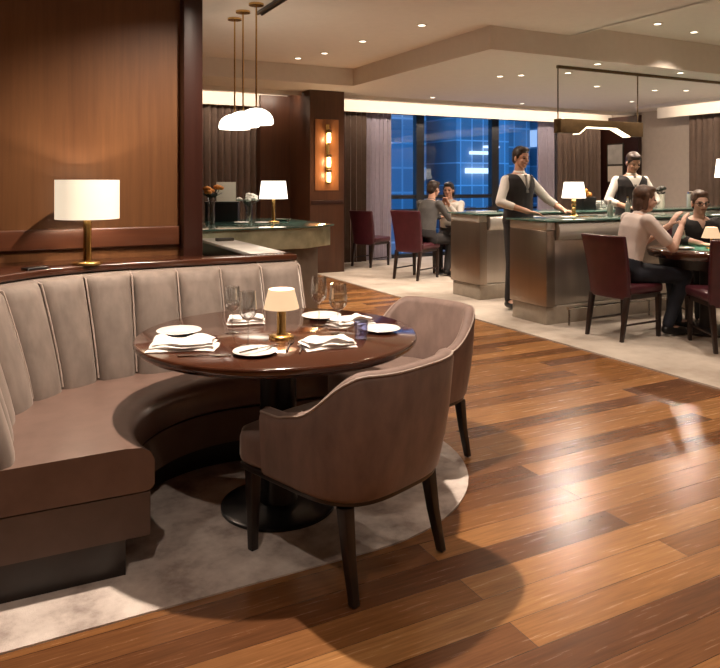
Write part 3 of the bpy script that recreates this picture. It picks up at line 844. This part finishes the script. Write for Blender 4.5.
# sconce on the pillar
sc_ = thing('wall_sconce', 'brass wall sconce with three glowing glass tubes on the mahogany pillar', 'wall light', (4.5, 9.735, 0))
MB().box(-.03, .03, -.02, 0, 1.38, 2.28).build('backplate', M['brass'], sc_, bevel=.004)
for zc in (2.07, 1.70, 1.47):
    cup = MB().lathe([(.042, zc + .075), (.042, zc + .115), (.02, zc + .13)], (0, -.07, 0), 16).build('cap', M['bronze'], sc_, smooth=True)
    MB().lathe([(.024, zc - .07), (.028, zc), (.024, zc + .075)], (0, -.07, 0), 16).build('glass_tube', M['bulb'], sc_, smooth=True)
    MB().tube([(0, -.01, zc + .11), (0, -.06, zc + .11)], .008, 8).build('arm', M['brass'], sc_)
    light('POINT', 'sconce_bulb', (0, -.16, zc), 3.2, (1, .66, .34), sc_, .03)

# ================================================================== BAR ISLANDS
def island(name, label, x0, x1, y0, y1, with_rail):
    t = thing(name, label, 'counter', (x0, y0, 0))
    L, D = x1 - x0, y1 - y0
    MB().box(-.03, L, -.05, D + .03, 1.012, 1.03).build('glass_top', M['green_glass'], t, bevel=.003)
    # bullnose steel fascia under the glass along the front
    prof = [(-.01, 1.008), (-.03, .995), (-.045, .965), (-.05, .92), (-.042, .875), (-.02, .842), (.02, .828), (.10, .828), (.10, 1.008)]
    MB().rings([[(.13, y, z) for y, z in prof], [(L, y, z) for y, z in prof]]).build('fascia', M['steel_light'], t, smooth=True)
    MB().box(0, .12, .0, D, .93, 1.010).build('end_fascia', M['steel_light'], t, bevel=.008)
    MB().box(-.0, .11, -.005, D, .19, .925).build('end_panel', M['steel_dark'], t, bevel=.004)
    MB().box(.115, L, .05, D - .02, .19, .828).build('front_panel', M['steel'], t, bevel=.01)
    MB().box(.02, L, .02, D - .02, .012, .185).build('plinth', M['plinth'], t, bevel=.004)
    MB().box(.2, L, .12, D - .02, .828, 1.01).build('back_panel', M['steel_dark'], t)
    if with_rail:
        r = MB(); r.tube([(.16, -.12, .185), (L - .2, -.12, .185)], .014, 10)
        rr = r.build('foot_rail', M['chrome'], t, smooth=True)
        k = 0
        while .18 + k * 1.1 < L:
            x = .18 + k * 1.1
            MB().tube([(x, -.12, .185), (x - .02, -.14, .026)], .011, 8).build('rail_post', M['chrome'], rr, smooth=True); k += 1
    return t
island('bar_island', 'nearer stainless steel bar counter with a green glass top and chrome foot rail', 4.71, 10.2, 5.16, 5.70, True)
island('bar_island', 'farther stainless steel bar counter running behind the waiters', 5.02, 10.9, 6.62, 7.20, False)
IZ = 1.03
shade_lamp('table_lamp', 'brass lamp with white shade on the nearer bar counter between the waiters', (5.46, 5.56, IZ), .10, .125, .17, .37, M['shade_white'], .018, .05, 6, twist=True)
shade_lamp('table_lamp', 'large white shaded lamp on the farther bar counter at the far right of the photo', (9.86, 6.85, IZ), .15, .18, .28, .72, M['shade_white'], .02, .07, 6)
# things on the counters
t = thing('black_planter', 'low black square planter with orange blooms on the farther bar counter', 'planter', (6.95, 6.88, IZ))
MB().box(-.12, .12, -.09, .09, 0, .17).build('pot', M['black'], t, bevel=.006)
rnd = random.Random(8)
for i in range(9):
    a = 2 * PI * i / 9; r_ = .06 if i else 0
    MB().sphere((r_ * math.cos(a), r_ * math.sin(a) * .7, .215 + .03 * math.cos(i * 2.1)), (.045, .045, .04), 10, 8).build('bloom', M['orange'], t, smooth=True)
def bottle(label, x, y, h, r, mat, z=IZ):
    t = thing('bottle', label, 'bottle', (x, y, z), 0, 'bottles and glasses on the bar counters')
    MB().lathe([(r * .9, 0), (r, .01), (r, h * .58), (r * .85, h * .66), (r * .36, h * .76), (r * .33, h * .94)], seg=18).build('body', mat, t, smooth=True)
    MB().lathe([(r * .40, h * .93), (r * .40, h)], seg=14).build('cap', M['brass'], t, smooth=True)
    return t
M['green_bottle'] = plain('pale_bottle_glass', (0.30, 0.31, 0.27), 0.12, var=.1)
bottle('short pale bottle left of the second waiter on the nearer bar counter', 6.02, 5.58, .17, .032, M['green_bottle'])
bottle('slim pale bottle in front of the second waiter on the nearer bar counter', 6.20, 5.50, .21, .028, M['green_bottle'])
for lab, x, y in (('clear stemmed glass left of the bottles on the nearer bar counter', 5.86, 5.52), ('clear stemmed glass right of the bottles on the nearer bar counter', 6.33, 5.60)):
    wine_glass(lab, x, y, .17, .034, IZ, 'bottles and glasses on the bar counters', 18)
t = thing('paper_stack', 'white stack of folded cloths beside the planter on the farther bar counter', 'cloths', (7.25, 6.86, IZ))
for k in range(4): MB().box(-.13, .13, -.09, .09, k * .03, k * .03 + .028).build('cloth', M['linen'], t, bevel=.008)
plate('white tray of snacks left of the lamp on the nearer bar counter', 5.18, 5.36, .09, IZ, 'dishes on the bar counters')
t = thing('monitor', 'small black till screen on the farther counter right of the second waiter', 'monitor', (8.10, 6.85, IZ), math.radians(20))
MB().box(-.14, .14, -.012, .012, .03, .15).build('screen', M['black'], t, bevel=.005); MB().box(-.05, .05, -.04, .04, 0, .03).build('foot', M['black'], t)
flower_vase('flower_vase', 'dark red flower head in a beige vase behind the man in glasses', (8.42, 6.88, IZ), M['leaf'], 5, .05, .20, .055, .07, M['cream'], 9, 4)
t = thing('glass_jar', 'pale glass jar beside the right hand lamp on the farther counter', 'jar', (9.05, 6.86, IZ))
MB().lathe([(.06, 0), (.065, .02), (.065, .18), (.05, .2)], seg=20).build('body', M['green_bottle'], t, smooth=True); MB().lathe([(.055, .2), (.055, .225), (.015, .24)], seg=16).build('lid', M['chrome'], t, smooth=True)
t = thing('card_tray', 'clear acrylic tray on the left end of the farther bar counter', 'tray', (5.30, 6.95, IZ))
MB().box(-.16, .16, -.1, .1, 0, .012).build('base', M['steel_light'], t); MB().box(-.16, -.15, -.1, .1, .012, .07).build('side', M['glass'], t); MB().box(.15, .16, -.1, .1, .012, .07).build('side', M['glass'], t)

# linear pendant above the aisle
lp = thing('linear_pendant', 'long bronze linear pendant hanging by two rods from a ceiling rail above the bar', 'pendant lamp', (5.97, 6.35, 0))
MB().box(0, 4.6, -.015, .015, Z0 - .035, Z0).build('ceiling_rail', M['bronze'], lp)
for x in (.012, 1.37): MB().tube([(x, 0, 2.15), (x, 0, Z0 - .03)], .008, 8).build('rod', M['bronze'], lp)
bar = [(0, 2.16), (0, 1.99), (.30, 1.99), (.42, 2.075), (.92, 2.075), (1.16, 1.98), (1.40, 1.98), (1.40, 2.16)]
MB().rings([[(x, -.06, z) for x, z in bar], [(x, .06, z) for x, z in bar]]).build('housing', M['bronze'], lp, bevel=.004)
ls = [(.30, 1.988), (.42, 2.073), (.92, 2.073), (1.16, 1.978)]
ring = [(x, z) for x, z in ls] + [(x, z - .010) for x, z in ls[::-1]]
MB().rings([[(x, -.065, z) for x, z in ring], [(x, .05, z) for x, z in ring]]).build('light_strip', M['led'], lp)

# pictures on the dark panel
pc = thing('framed_picture', 'pale framed print in two parts hanging on the dark panel behind the second waiter', 'picture', (XR - .10, 10.42, 0), 0)
MB().box(-.02, 0, -.22, .22, 1.38, 2.2).build('frame', M['leaf'], pc)
MB().box(-.025, -.018, -.19, .19, 1.77, 2.17).build('upper_print', M['print'], pc); MB().box(-.025, -.018, -.19, .19, 1.41, 1.73).build('lower_print', M['cream'], pc)

# ================================================================== BURGUNDY CHAIRS
def side_chair(label, loc, rz):
    """local: faces +y, back at -y"""
    t = thing('side_chair', label, 'chair', loc, rz, 'burgundy leather chairs with dark legs')
    MB().box(-.225, .225, -.20, .25, .40, .485).build('seat', M['burgundy'], t, bevel=.03, seg=3)
    rg = []
    for f in range(9):
        u = f / 8; z = .36 + .56 * u; hw = .205 + .03 * u; y = -.205 - .10 * u ** 1.5; th = .03 - .006 * u
        rg.append([(-hw, y + th + .014, z), (-hw * .5, y + th, z), (hw * .5, y + th, z), (hw, y + th + .014, z), (hw, y - th + .014, z), (hw * .5, y - th - .008, z), (-hw * .5, y - th - .008, z), (-hw, y - th + .014, z)])
    MB().rings(rg).build('backrest', M['burgundy'], t, bevel=.014)
    MB().box(-.20, .20, -.19, .23, .36, .40).build('seat_rail', M['darkleg'], t)
    legs = []
    for sx in (-1, 1):
        for sy in (-1, 1):
            x = sx * .19; y = .215 if sy > 0 else -.205; y2 = y if sy > 0 else -.275; r2 = []
            for f, hw in ((0, .022), (1, .015)):
                yy = y + (y2 - y) * f; z = .385 * (1 - f)
                r2.append([(x - hw, yy - hw, z), (x + hw, yy - hw, z), (x + hw, yy + hw, z), (x - hw, yy + hw, z)])
            MB().rings(r2).build('leg', M['darkleg'], t, bevel=.003)
    for sx in (-1, 1): MB().tube([(sx * .19, .21, .14), (sx * .19, -.245, .14)], .009, 6).build('stretcher', M['darkleg'], t)
    return t
CF = .012
ch0 = side_chair('burgundy leather chair of the man in the pale pink shirt, seen from behind', (5.07, 4.53, CF), face_rz(1, .05))
dup(ch0, (5.42, 8.62, CF), face_rz(.9, .40), 'burgundy leather chair under the man in the grey jacket').scale = (1.06, 1.06, 1.07)
dup(ch0, (5.55, 10.25, CF), face_rz(.9, .4), 'empty burgundy chair in front of the curtain beside the window')
dup(ch0, (5.46, 3.83, CF), face_rz(.5, .866), 'burgundy chair cut by the right edge of the photo in front of the card table')
dup(ch0, (6.24, 4.66, CF), face_rz(-.5, -.86), 'burgundy chair of the man in glasses, hidden behind the card table')
dup(ch0, (6.22, 8.95, CF), face_rz(-.75, -.66), 'burgundy chair of the woman in white behind the farther bar counter')

# card table at the right
ct = thing('card_table', 'round dark pedestal table with a green felt centre where the two men sit', 'table', (5.88, 4.30, CF + .0))
MB().lathe([(.44, .685), (.50, .695), (.515, .73), (.515, .755), (.50, .768), (0, .768)], seg=48).build('tabletop', M['mahogany'], ct, smooth=True)
MB().lathe([(.40, .60), (.42, .69)], seg=40).build('apron', M['ebony'], ct, smooth=True)
MB().lathe([(.07, .03), (.06, .10), (.06, .58), (.2, .63)], seg=24).build('pedestal', M['ebony'], ct, smooth=True)
MB().lathe([(.30, 0), (.30, .02), (.07, .04)], seg=32).build('base', M['ebony'], ct, smooth=True)
MB().lathe([(.30, .768), (.30, .771), (0, .771)], seg=40).build('felt_inlay', M['felt'], ct)
KZ = CF + .771
shade_lamp('table_lamp', 'small brass lamp with glowing cone shade on the card table', (5.87, 4.24, KZ), .05, .085, .10, .20, M['shade_small'], .012, .045, 2.5)
wine_glass('clear stemmed glass on the card table in front of the man in glasses', 5.80, 4.50, .16, .036, KZ, 'things on the card table', 18)
plate('white plate on the card table near the hands of the man in the pink shirt', 5.62, 4.33, .085, KZ - .003 + .003, 'things on the card table')
plate('white plate on the card table right beside its small lamp', 5.95, 4.0, .085, KZ, 'things on the card table')
# small table between the couple
st = thing('bistro_table', 'small dark round table between the man in grey and the woman in white', 'table', (6.10, 8.46, CF))
MB().lathe([(.24, .72), (.25, .735), (.245, .75), (0, .75)], seg=36).build('tabletop', M['ebony'], st, smooth=True)
MB().lathe([(.20, 0), (.20, .015), (.03, .04), (.028, .70), (.10, .72)], seg=24).build('pedestal', M['ebony'], st, smooth=True)

# ================================================================== PEOPLE
def remeshed(mb, name, mat, parent, voxel, smooth=3, keep=None):
    o = mb.build(name, mat)
    m = o.modifiers.new('remesh', 'REMESH'); m.mode = 'VOXEL'; m.voxel_size = voxel
    dg = bpy.context.evaluated_depsgraph_get(); dg.update()
    me = bpy.data.meshes.new_from_object(o.evaluated_get(dg))
    o.modifiers.clear(); old = o.data; o.data = me; bpy.data.meshes.remove(old)
    me.name = name
    bm = bmesh.new(); bm.from_mesh(me)
    for _ in range(smooth): bmesh.ops.smooth_vert(bm, verts=bm.verts, factor=.5, use_axis_x=True, use_axis_y=True, use_axis_z=True)
    if keep:
        bad = [f for f in bm.faces if not keep(f.calc_center_median())]
        bmesh.ops.delete(bm, geom=bad, context='FACES')
        for _ in range(12):                                # even out the cut edge
            new = {}
            for v in bm.verts:
                nb = [e.other_vert(v).co for e in v.link_edges if e.is_boundary]
                if len(nb) == 2: new[v] = v.co * .5 + (nb[0] + nb[1]) * .25
            for v, c in new.items(): v.co = c
    bm.to_mesh(me); bm.free()
    if not me.materials: me.materials.append(mat)
    for p in me.polygons: p.use_smooth = True
    o.parent = parent
    return o
def V(*a): return Vector(a)
def torso(mb, J, g, lo=0.0, hi=1.0, drop=0.0):
    """elliptic loft pelvis -> chest -> neck, grown by g"""
    pe, chst, nk = J['pelvis'], J['chest'], J['neck']
    side = (J['sh_r'] - J['sh_l']); side.normalize()
    S = [(-.13, .150, .105), (0.0, .165, .115), (.18, .152, .105), (.42, .150, .105), (.66, .170, .118), (.84, .168, .105), (.94, .115, .085), (1.0, .07, .062)]
    rings = []
    for t, hw, hd in S:
        if t < lo - 1e-6 or t > hi + 1e-6: continue
        tt = t
        a = pe.lerp(chst, tt); b_ = chst.lerp(nk, tt); c = a.lerp(b_, tt) if tt >= 0 else pe + (pe - chst).normalized() * (-tt) * .5
        d = (chst - pe).lerp(nk - chst, max(0, min(1, tt))).normalized()
        fw = d.cross(side) * -1
        if fw.length < 1e-4: fw = V(0, 1, 0)
        fw.normalize(); sd = (side - d * side.dot(d)).normalized()
        n = 20
        rings.append([c + sd * (hw + g) * math.cos(2 * PI * j / n) + fw * (hd + g) * math.sin(2 * PI * j / n) for j in range(n)])
    mb.rings(rings)
def hand(mb, wrist, direc, up, side, curl=.5):
    d = direc.normalized(); n = (up - d * up.dot(d)).normalized(); s = d.cross(n) * side
    c = wrist + d * .045
    mx = Matrix((( s.x, d.x, n.x, c.x), (s.y, d.y, n.y, c.y), (s.z, d.z, n.z, c.z), (0, 0, 0, 1)))
    mb.sphere((0, 0, 0), (.040, .052, .017), 12, 8, mx)
    for k, (off, L) in enumerate(((.029, .070), (.010, .080), (-.009, .074), (-.027, .058))):
        p0 = c + d * .040 + s * off; d1 = (d - n * curl * .5).normalized(); p1 = p0 + d1 * L * .5
        d2 = (d - n * curl * 1.3).normalized(); p2 = p1 + d2 * L * .5
        mb.capsule(p0, .0095, p1, .0088, 8); mb.capsule(p1, .0088, p2, .0078, 8)
    t0 = wrist + d * .022 + s * .028; t1 = t0 + (d * .55 + s * .75 - n * .2).normalized() * .038; t2 = t1 + (d * .9 + s * .25 - n * .3).normalized() * .03
    mb.capsule(t0, .012, t1, .010, 8); mb.capsule(t1, .010, t2, .0085, 8)
def person(label, loc, rz, J, head_yaw, head_pitch, skin, hair, outfit, hair_long=False, glasses=False, moustache=False):
    """J: joint positions in local space (person faces +y, own right is +x)"""
    J = {k: Vector(v) for k, v in J.items()}
    t = thing('person', label, 'person', loc, rz)
    b_ = MB()
    torso(b_, J, -.012)
    for sd, sg in (('r', 1), ('l', -1)):
        b_.capsule(J['sh_' + sd], .050, J['el_' + sd], .040); b_.capsule(J['el_' + sd], .041, J['wr_' + sd], .027)
        b_.capsule(J['hip_' + sd], .078, J['kn_' + sd], .054); b_.capsule(J['kn_' + sd], .054, J['an_' + sd], .036)
        b_.capsule(J['an_' + sd], .034, J['toe_' + sd], .030)
        hd = J.get('hd_' + sd, J['wr_' + sd] - J['el_' + sd]); up = J.get('hu_' + sd, V(0, 0, 1))
        hand(b_, J['wr_' + sd], hd, up, -sg, .45)
    # head frame
    hc = J['head']
    R_ = Matrix.Rotation(head_yaw, 4, 'Z') @ Matrix.Rotation(head_pitch, 4, 'X')
    HM = Matrix.Translation(hc) @ R_
    b_.capsule(J['neck'], .056, HM @ V(0, -.02, -.06), .050)
    b_.sphere((0, -.012, .022), (.074, .093, .092), 20, 14, HM)          # skull
    b_.sphere((0, .018, -.038), (.060, .068, .074), 18, 12, HM)          # face
    b_.sphere((0, .048, -.086), (.032, .030, .028), 12, 8, HM)           # chin
    b_.sphere((0, .060, .012), (.050, .026, .014), 12, 8, HM)            # brow
    b_.capsule(HM @ V(0, .082, .004), .009, HM @ V(0, .102, -.028), .014, 10)   # nose
    for sx in (-1, 1):
        b_.sphere((sx * .076, -.006, -.014), (.012, .020, .032), 10, 8, HM)
        b_.sphere((sx * .034, .062, -.030), (.022, .020, .018), 10, 8, HM)
    remeshed(b_, 'body', skin, t, .0065, 2)
    # face details
    for sx in (-1, 1):
        MB().sphere((sx * .030, .077, -.004), (.012, .009, .007), 10, 8, HM).build('eye', M['eye'], t, smooth=True)
        e = MB(); e.capsule(HM @ V(sx * .016, .088, .016), .004, HM @ V(sx * .048, .076, .017), .0035, 8); e.build('eyebrow', hair, t, smooth=True)
    MB().sphere((0, .083, -.062), (.024, .008, .007), 12, 8, HM).build('mouth', M['lips'], t, smooth=True)
    h_ = MB()
    h_.sphere((0, -.024, .036), (.084, .098, .092), 20, 14, HM)
    h_.sphere((0, .030, .088), (.064, .058, .034), 16, 10, HM)
    h_.sphere((0, -.060, -.020), (.068, .056, .070), 16, 10, HM)
    if hair_long:
        h_.sphere((0, -.062, -.05), (.075, .050, .09), 16, 10, HM)
        for sx in (-1, 1): h_.capsule(HM @ V(sx * .070, -.012, .03), .022, HM @ V(sx * .070, -.02, -.09), .020)
    else:
        for sx in (-1, 1): h_.capsule(HM @ V(sx * .072, .016, .03), .012, HM @ V(sx * .074, .014, -.012), .006)
    remeshed(h_, 'hair', hair, t, .008, 2)
    if moustache: MB().sphere((0, .090, -.050), (.026, .008, .007), 12, 8, HM).build('moustache', hair, t, smooth=True)
    if glasses:
        g_ = MB()
        for sx in (-1, 1):
            g_.tube([HM @ V(sx * .033 + .026 * math.cos(a), .098, -.004 + .019 * math.sin(a)) for a in [2 * PI * k / 14 for k in range(15)]], .0035, 6)
            g_.tube([HM @ V(sx * .058, .097, .0), HM @ V(sx * .081, .0, .0)], .003, 6)
        g_.tube([HM @ V(-.008, .099, 0), HM @ V(.008, .099, 0)], .003, 6)
        g_.build('glasses', M['black'], t, smooth=True)
    # clothes
    tm, sleeve, trm, vest = outfit['top'], outfit['sleeve'], outfit['trousers'], outfit.get('vest')
    s_ = MB(); torso(s_, J, .010, hi=.95)
    for sd in 'rl':
        e = J['el_' + sd]; sh = J['sh_' + sd]
        s_.sphere(sh, .060, 12, 8)
        if sleeve == 'short': s_.capsule(sh, .064, sh.lerp(e, .72), .058)
        else:
            s_.capsule(sh, .058, e, .050); s_.capsule(e, .050, e.lerp(J['wr_' + sd], .45 if sleeve == 'rolled' else .88), .043 if sleeve == 'rolled' else .038)
    zo = J['chest'].z + .04
    opn = (lambda c: not (c.y > J['chest'].y and c.z > zo and abs(c.x) < (c.z - zo) * .45)) if outfit.get('open') else None
    sho = remeshed(s_, 'shirt' if outfit.get('shirt') else 'jacket', tm, t, .010, 3, opn)
    nk = J['neck']; up = (HM @ V(0, -.02, -.06) - nk).normalized()
    cl = MB()
    if not outfit.get('open'): cl.tube([nk - up * .035, nk + up * .012], [.076, .062], 16); remeshed(cl, 'collar', outfit.get('collar', tm), sho, .008, 1)
    p_ = MB(); torso(p_, J, .014, hi=.19)
    for sd in 'rl':
        p_.sphere(J['hip_' + sd], .098, 12, 8)
        p_.capsule(J['hip_' + sd], .094, J['kn_' + sd], .070); p_.capsule(J['kn_' + sd], .070, J['an_' + sd] + V(0, 0, .02), .052)
    remeshed(p_, 'trousers', trm, t, .011, 3)
    for sd in 'rl':
        f_ = MB(); a = J['an_' + sd]; to = J['toe_' + sd]
        f_.capsule(V(a.x, a.y - .02, to.z + .012), .042, to, .040); f_.capsule(a, .045, V(a.x, a.y, to.z + .02), .043)
        remeshed(f_, 'shoe', M['black'], t, .008, 2, )
    if vest:
        v_ = MB(); torso(v_, J, .026, lo=-.13, hi=.95)
        zv = J['chest'].z - .01; zt = J['neck'].z
        def keep(c):
            if c.z > zt - .012: return False
            if c.y > J['chest'].y - .02 and c.z > zv and abs(c.x - J['chest'].x) < (c.z - zv) * .55: return False
            return True
        ve = remeshed(v_, 'waistcoat', vest, t, .010, 3, keep)
        c = J['chest']; ti = MB()
        y0 = J['chest'].y + .135
        ti.prism([(c.x - .020, zv - .02), (c.x + .020, zv - .02), (c.x + .012, zt - .06), (c.x + .018, zt - .03), (c.x - .018, zt - .03), (c.x - .012, zt - .06)], 0, .008)
        ti.v = [(x, y0 + z - (y - zv) * .16, y) for x, y, z in ti.v]
        ti.build('tie', M['tie'], t, bevel=.002)
    return t
def standing(**k):
    J = dict(pelvis=(0, 0, .96), chest=(0, .01, 1.30), neck=(0, -.01, 1.50), head=(0, .015, 1.655),
             sh_r=(.172, 0, 1.405), sh_l=(-.172, 0, 1.405), hip_r=(.09, 0, .92), hip_l=(-.09, 0, .92), kn_r=(.10, .02, .50), kn_l=(-.10, .02, .50),
             an_r=(.11, -.02, .09), an_l=(-.11, -.02, .09), toe_r=(.13, .14, .042), toe_l=(-.13, .14, .042))
    J.update(k); return J
def seated(**k):
    J = dict(pelvis=(0, -.06, .585), chest=(0, -.03, .92), neck=(0, .03, 1.115), head=(0, .065, 1.255),
             sh_r=(.18, .0, 1.05), sh_l=(-.18, .0, 1.05), hip_r=(.09, -.02, .565), hip_l=(-.09, -.02, .565), kn_r=(.12, .42, .54), kn_l=(-.12, .42, .54),
             an_r=(.12, .40, .085), an_l=(-.12, .40, .085), toe_r=(.13, .55, .042), toe_l=(-.13, .55, .042))
    J.update(k); return J
waiter = dict(top=M['white_shirt'], shirt=True, sleeve='rolled', trousers=M['charcoal'], vest=M['charcoal'])
person('waiter in a dark waistcoat and tie leaning with both hands on the nearer bar counter', (5.09, 6.02, CF), PI + .04,
       standing(el_r=(.31, .06, 1.17), wr_r=(.13, .30, 1.075), el_l=(-.33, .10, 1.20), wr_l=(-.36, .335, 1.075), hd_r=(-.7, .6, -.12), hd_l=(-.15, .7, -.1),
                neck=(0, .02, 1.50), head=(0, .055, 1.655), kn_r=(.10, .02, .5)), -.02, -.12, M['skin'], M['hair_dark'], waiter)
person('waiter in a dark waistcoat looking down behind the nearer bar counter at the right', (6.88, 6.06, CF), face_rz(-.42, -.9),
       standing(el_r=(.30, .05, 1.16), wr_r=(.15, .27, 1.09), el_l=(-.30, .05, 1.16), wr_l=(-.12, .27, 1.09), hd_r=(-.4, .6, -.1), hd_l=(.4, .6, -.1),
                neck=(0, .03, 1.49), head=(0, .085, 1.625)), .05, -.42, M['skin'], M['hair_dark'], waiter)
person('man in a pale pink short sleeved shirt seated in profile at the card table', (5.14, 4.52, CF), face_rz(.94, -.34),
       seated(el_r=(.23, .27, .80), wr_r=(.10, .43, .98), el_l=(-.22, .25, .82), wr_l=(-.06, .42, .99), hd_r=(-.15, .3, .6), hd_l=(.15, .3, .6), hu_r=(0, -1, .3), hu_l=(0, -1, .3),
              chest=(0, .02, .92), neck=(0, .09, 1.10), head=(0, .14, 1.235), sh_r=(.18, .06, 1.045), sh_l=(-.18, .06, 1.045),
              kn_r=(.10, .46, .54), kn_l=(-.12, .47, .54), an_r=(.10, .30, .085), an_l=(-.12, .52, .085), toe_r=(.11, .44, .045), toe_l=(-.13, .67, .045)), -.12, -.12, M['skin_pale'], M['hair_brown'],
       dict(top=M['pink_shirt'], shirt=True, sleeve='short', trousers=M['navy']), hair_long=True)
person('man in a dark shirt and glasses seated behind the card table facing the viewer', (6.24, 4.66, CF), face_rz(-.5, -.86),
       seated(el_r=(.27, .17, .84), wr_r=(.12, .36, .80), el_l=(-.27, .17, .84), wr_l=(-.12, .36, .80), hd_r=(-.5, .5, -.05), hd_l=(.5, .5, -.05),
              chest=(0, -.03, .88), neck=(0, .03, 1.045), head=(0, .06, 1.185), sh_r=(.18, .0, .98), sh_l=(-.18, .0, .98), kn_r=(.12, .36, .54), kn_l=(-.12, .36, .54), an_r=(.12, .34, .085), an_l=(-.12, .34, .085), toe_r=(.13, .47, .045), toe_l=(-.13, .47, .045)), -.05, -.1, M['skin_pale'], M['hair_brown'],
       dict(top=M['charcoal'], shirt=True, sleeve='rolled', trousers=M['charcoal'], open=True), glasses=True)
person('man in a grey jacket seated on a burgundy chair facing the woman in white', (5.60, 8.60, CF), face_rz(.95, .25),
       seated(el_r=(.26, .17, .86), wr_r=(.12, .38, .84), el_l=(-.24, .18, .86), wr_l=(-.08, .38, .86), hd_r=(-.4, .6, 0), hd_l=(.4, .6, 0),
              neck=(0, .07, 1.13), head=(0, .125, 1.285), sh_r=(.185, .03, 1.07), sh_l=(-.185, .03, 1.07), kn_r=(.10, .38, .54), kn_l=(-.12, .38, .54), an_r=(.10, .30, .085), an_l=(-.12, .36, .085), toe_r=(.11, .43, .045), toe_l=(-.13, .50, .045)), -.05, -.2, M['skin'], M['hair_dark'],
       dict(top=M['grey_cloth'], shirt=False, sleeve='long', trousers=M['charcoal']))
person('dark haired woman in a white top with her hands joined under her chin', (6.22, 8.95, CF), face_rz(-.75, -.66),
       seated(el_r=(.20, .20, .84), wr_r=(.06, .26, 1.03), el_l=(-.20, .20, .84), wr_l=(-.06, .26, 1.03), hd_r=(-.3, .1, .6), hd_l=(.3, .1, .6), hu_r=(.6, -.6, 0), hu_l=(-.6, -.6, 0),
              head=(0, .07, 1.265), kn_r=(.10, .30, .54), kn_l=(-.10, .30, .54), an_r=(.10, .22, .085), an_l=(-.10, .22, .085), toe_r=(.10, .34, .045), toe_l=(-.10, .34, .045)), 0, -.1, M['skin'], M['hair_black'],
       dict(top=M['white_shirt'], shirt=True, sleeve='long', trousers=M['charcoal']), hair_long=True)
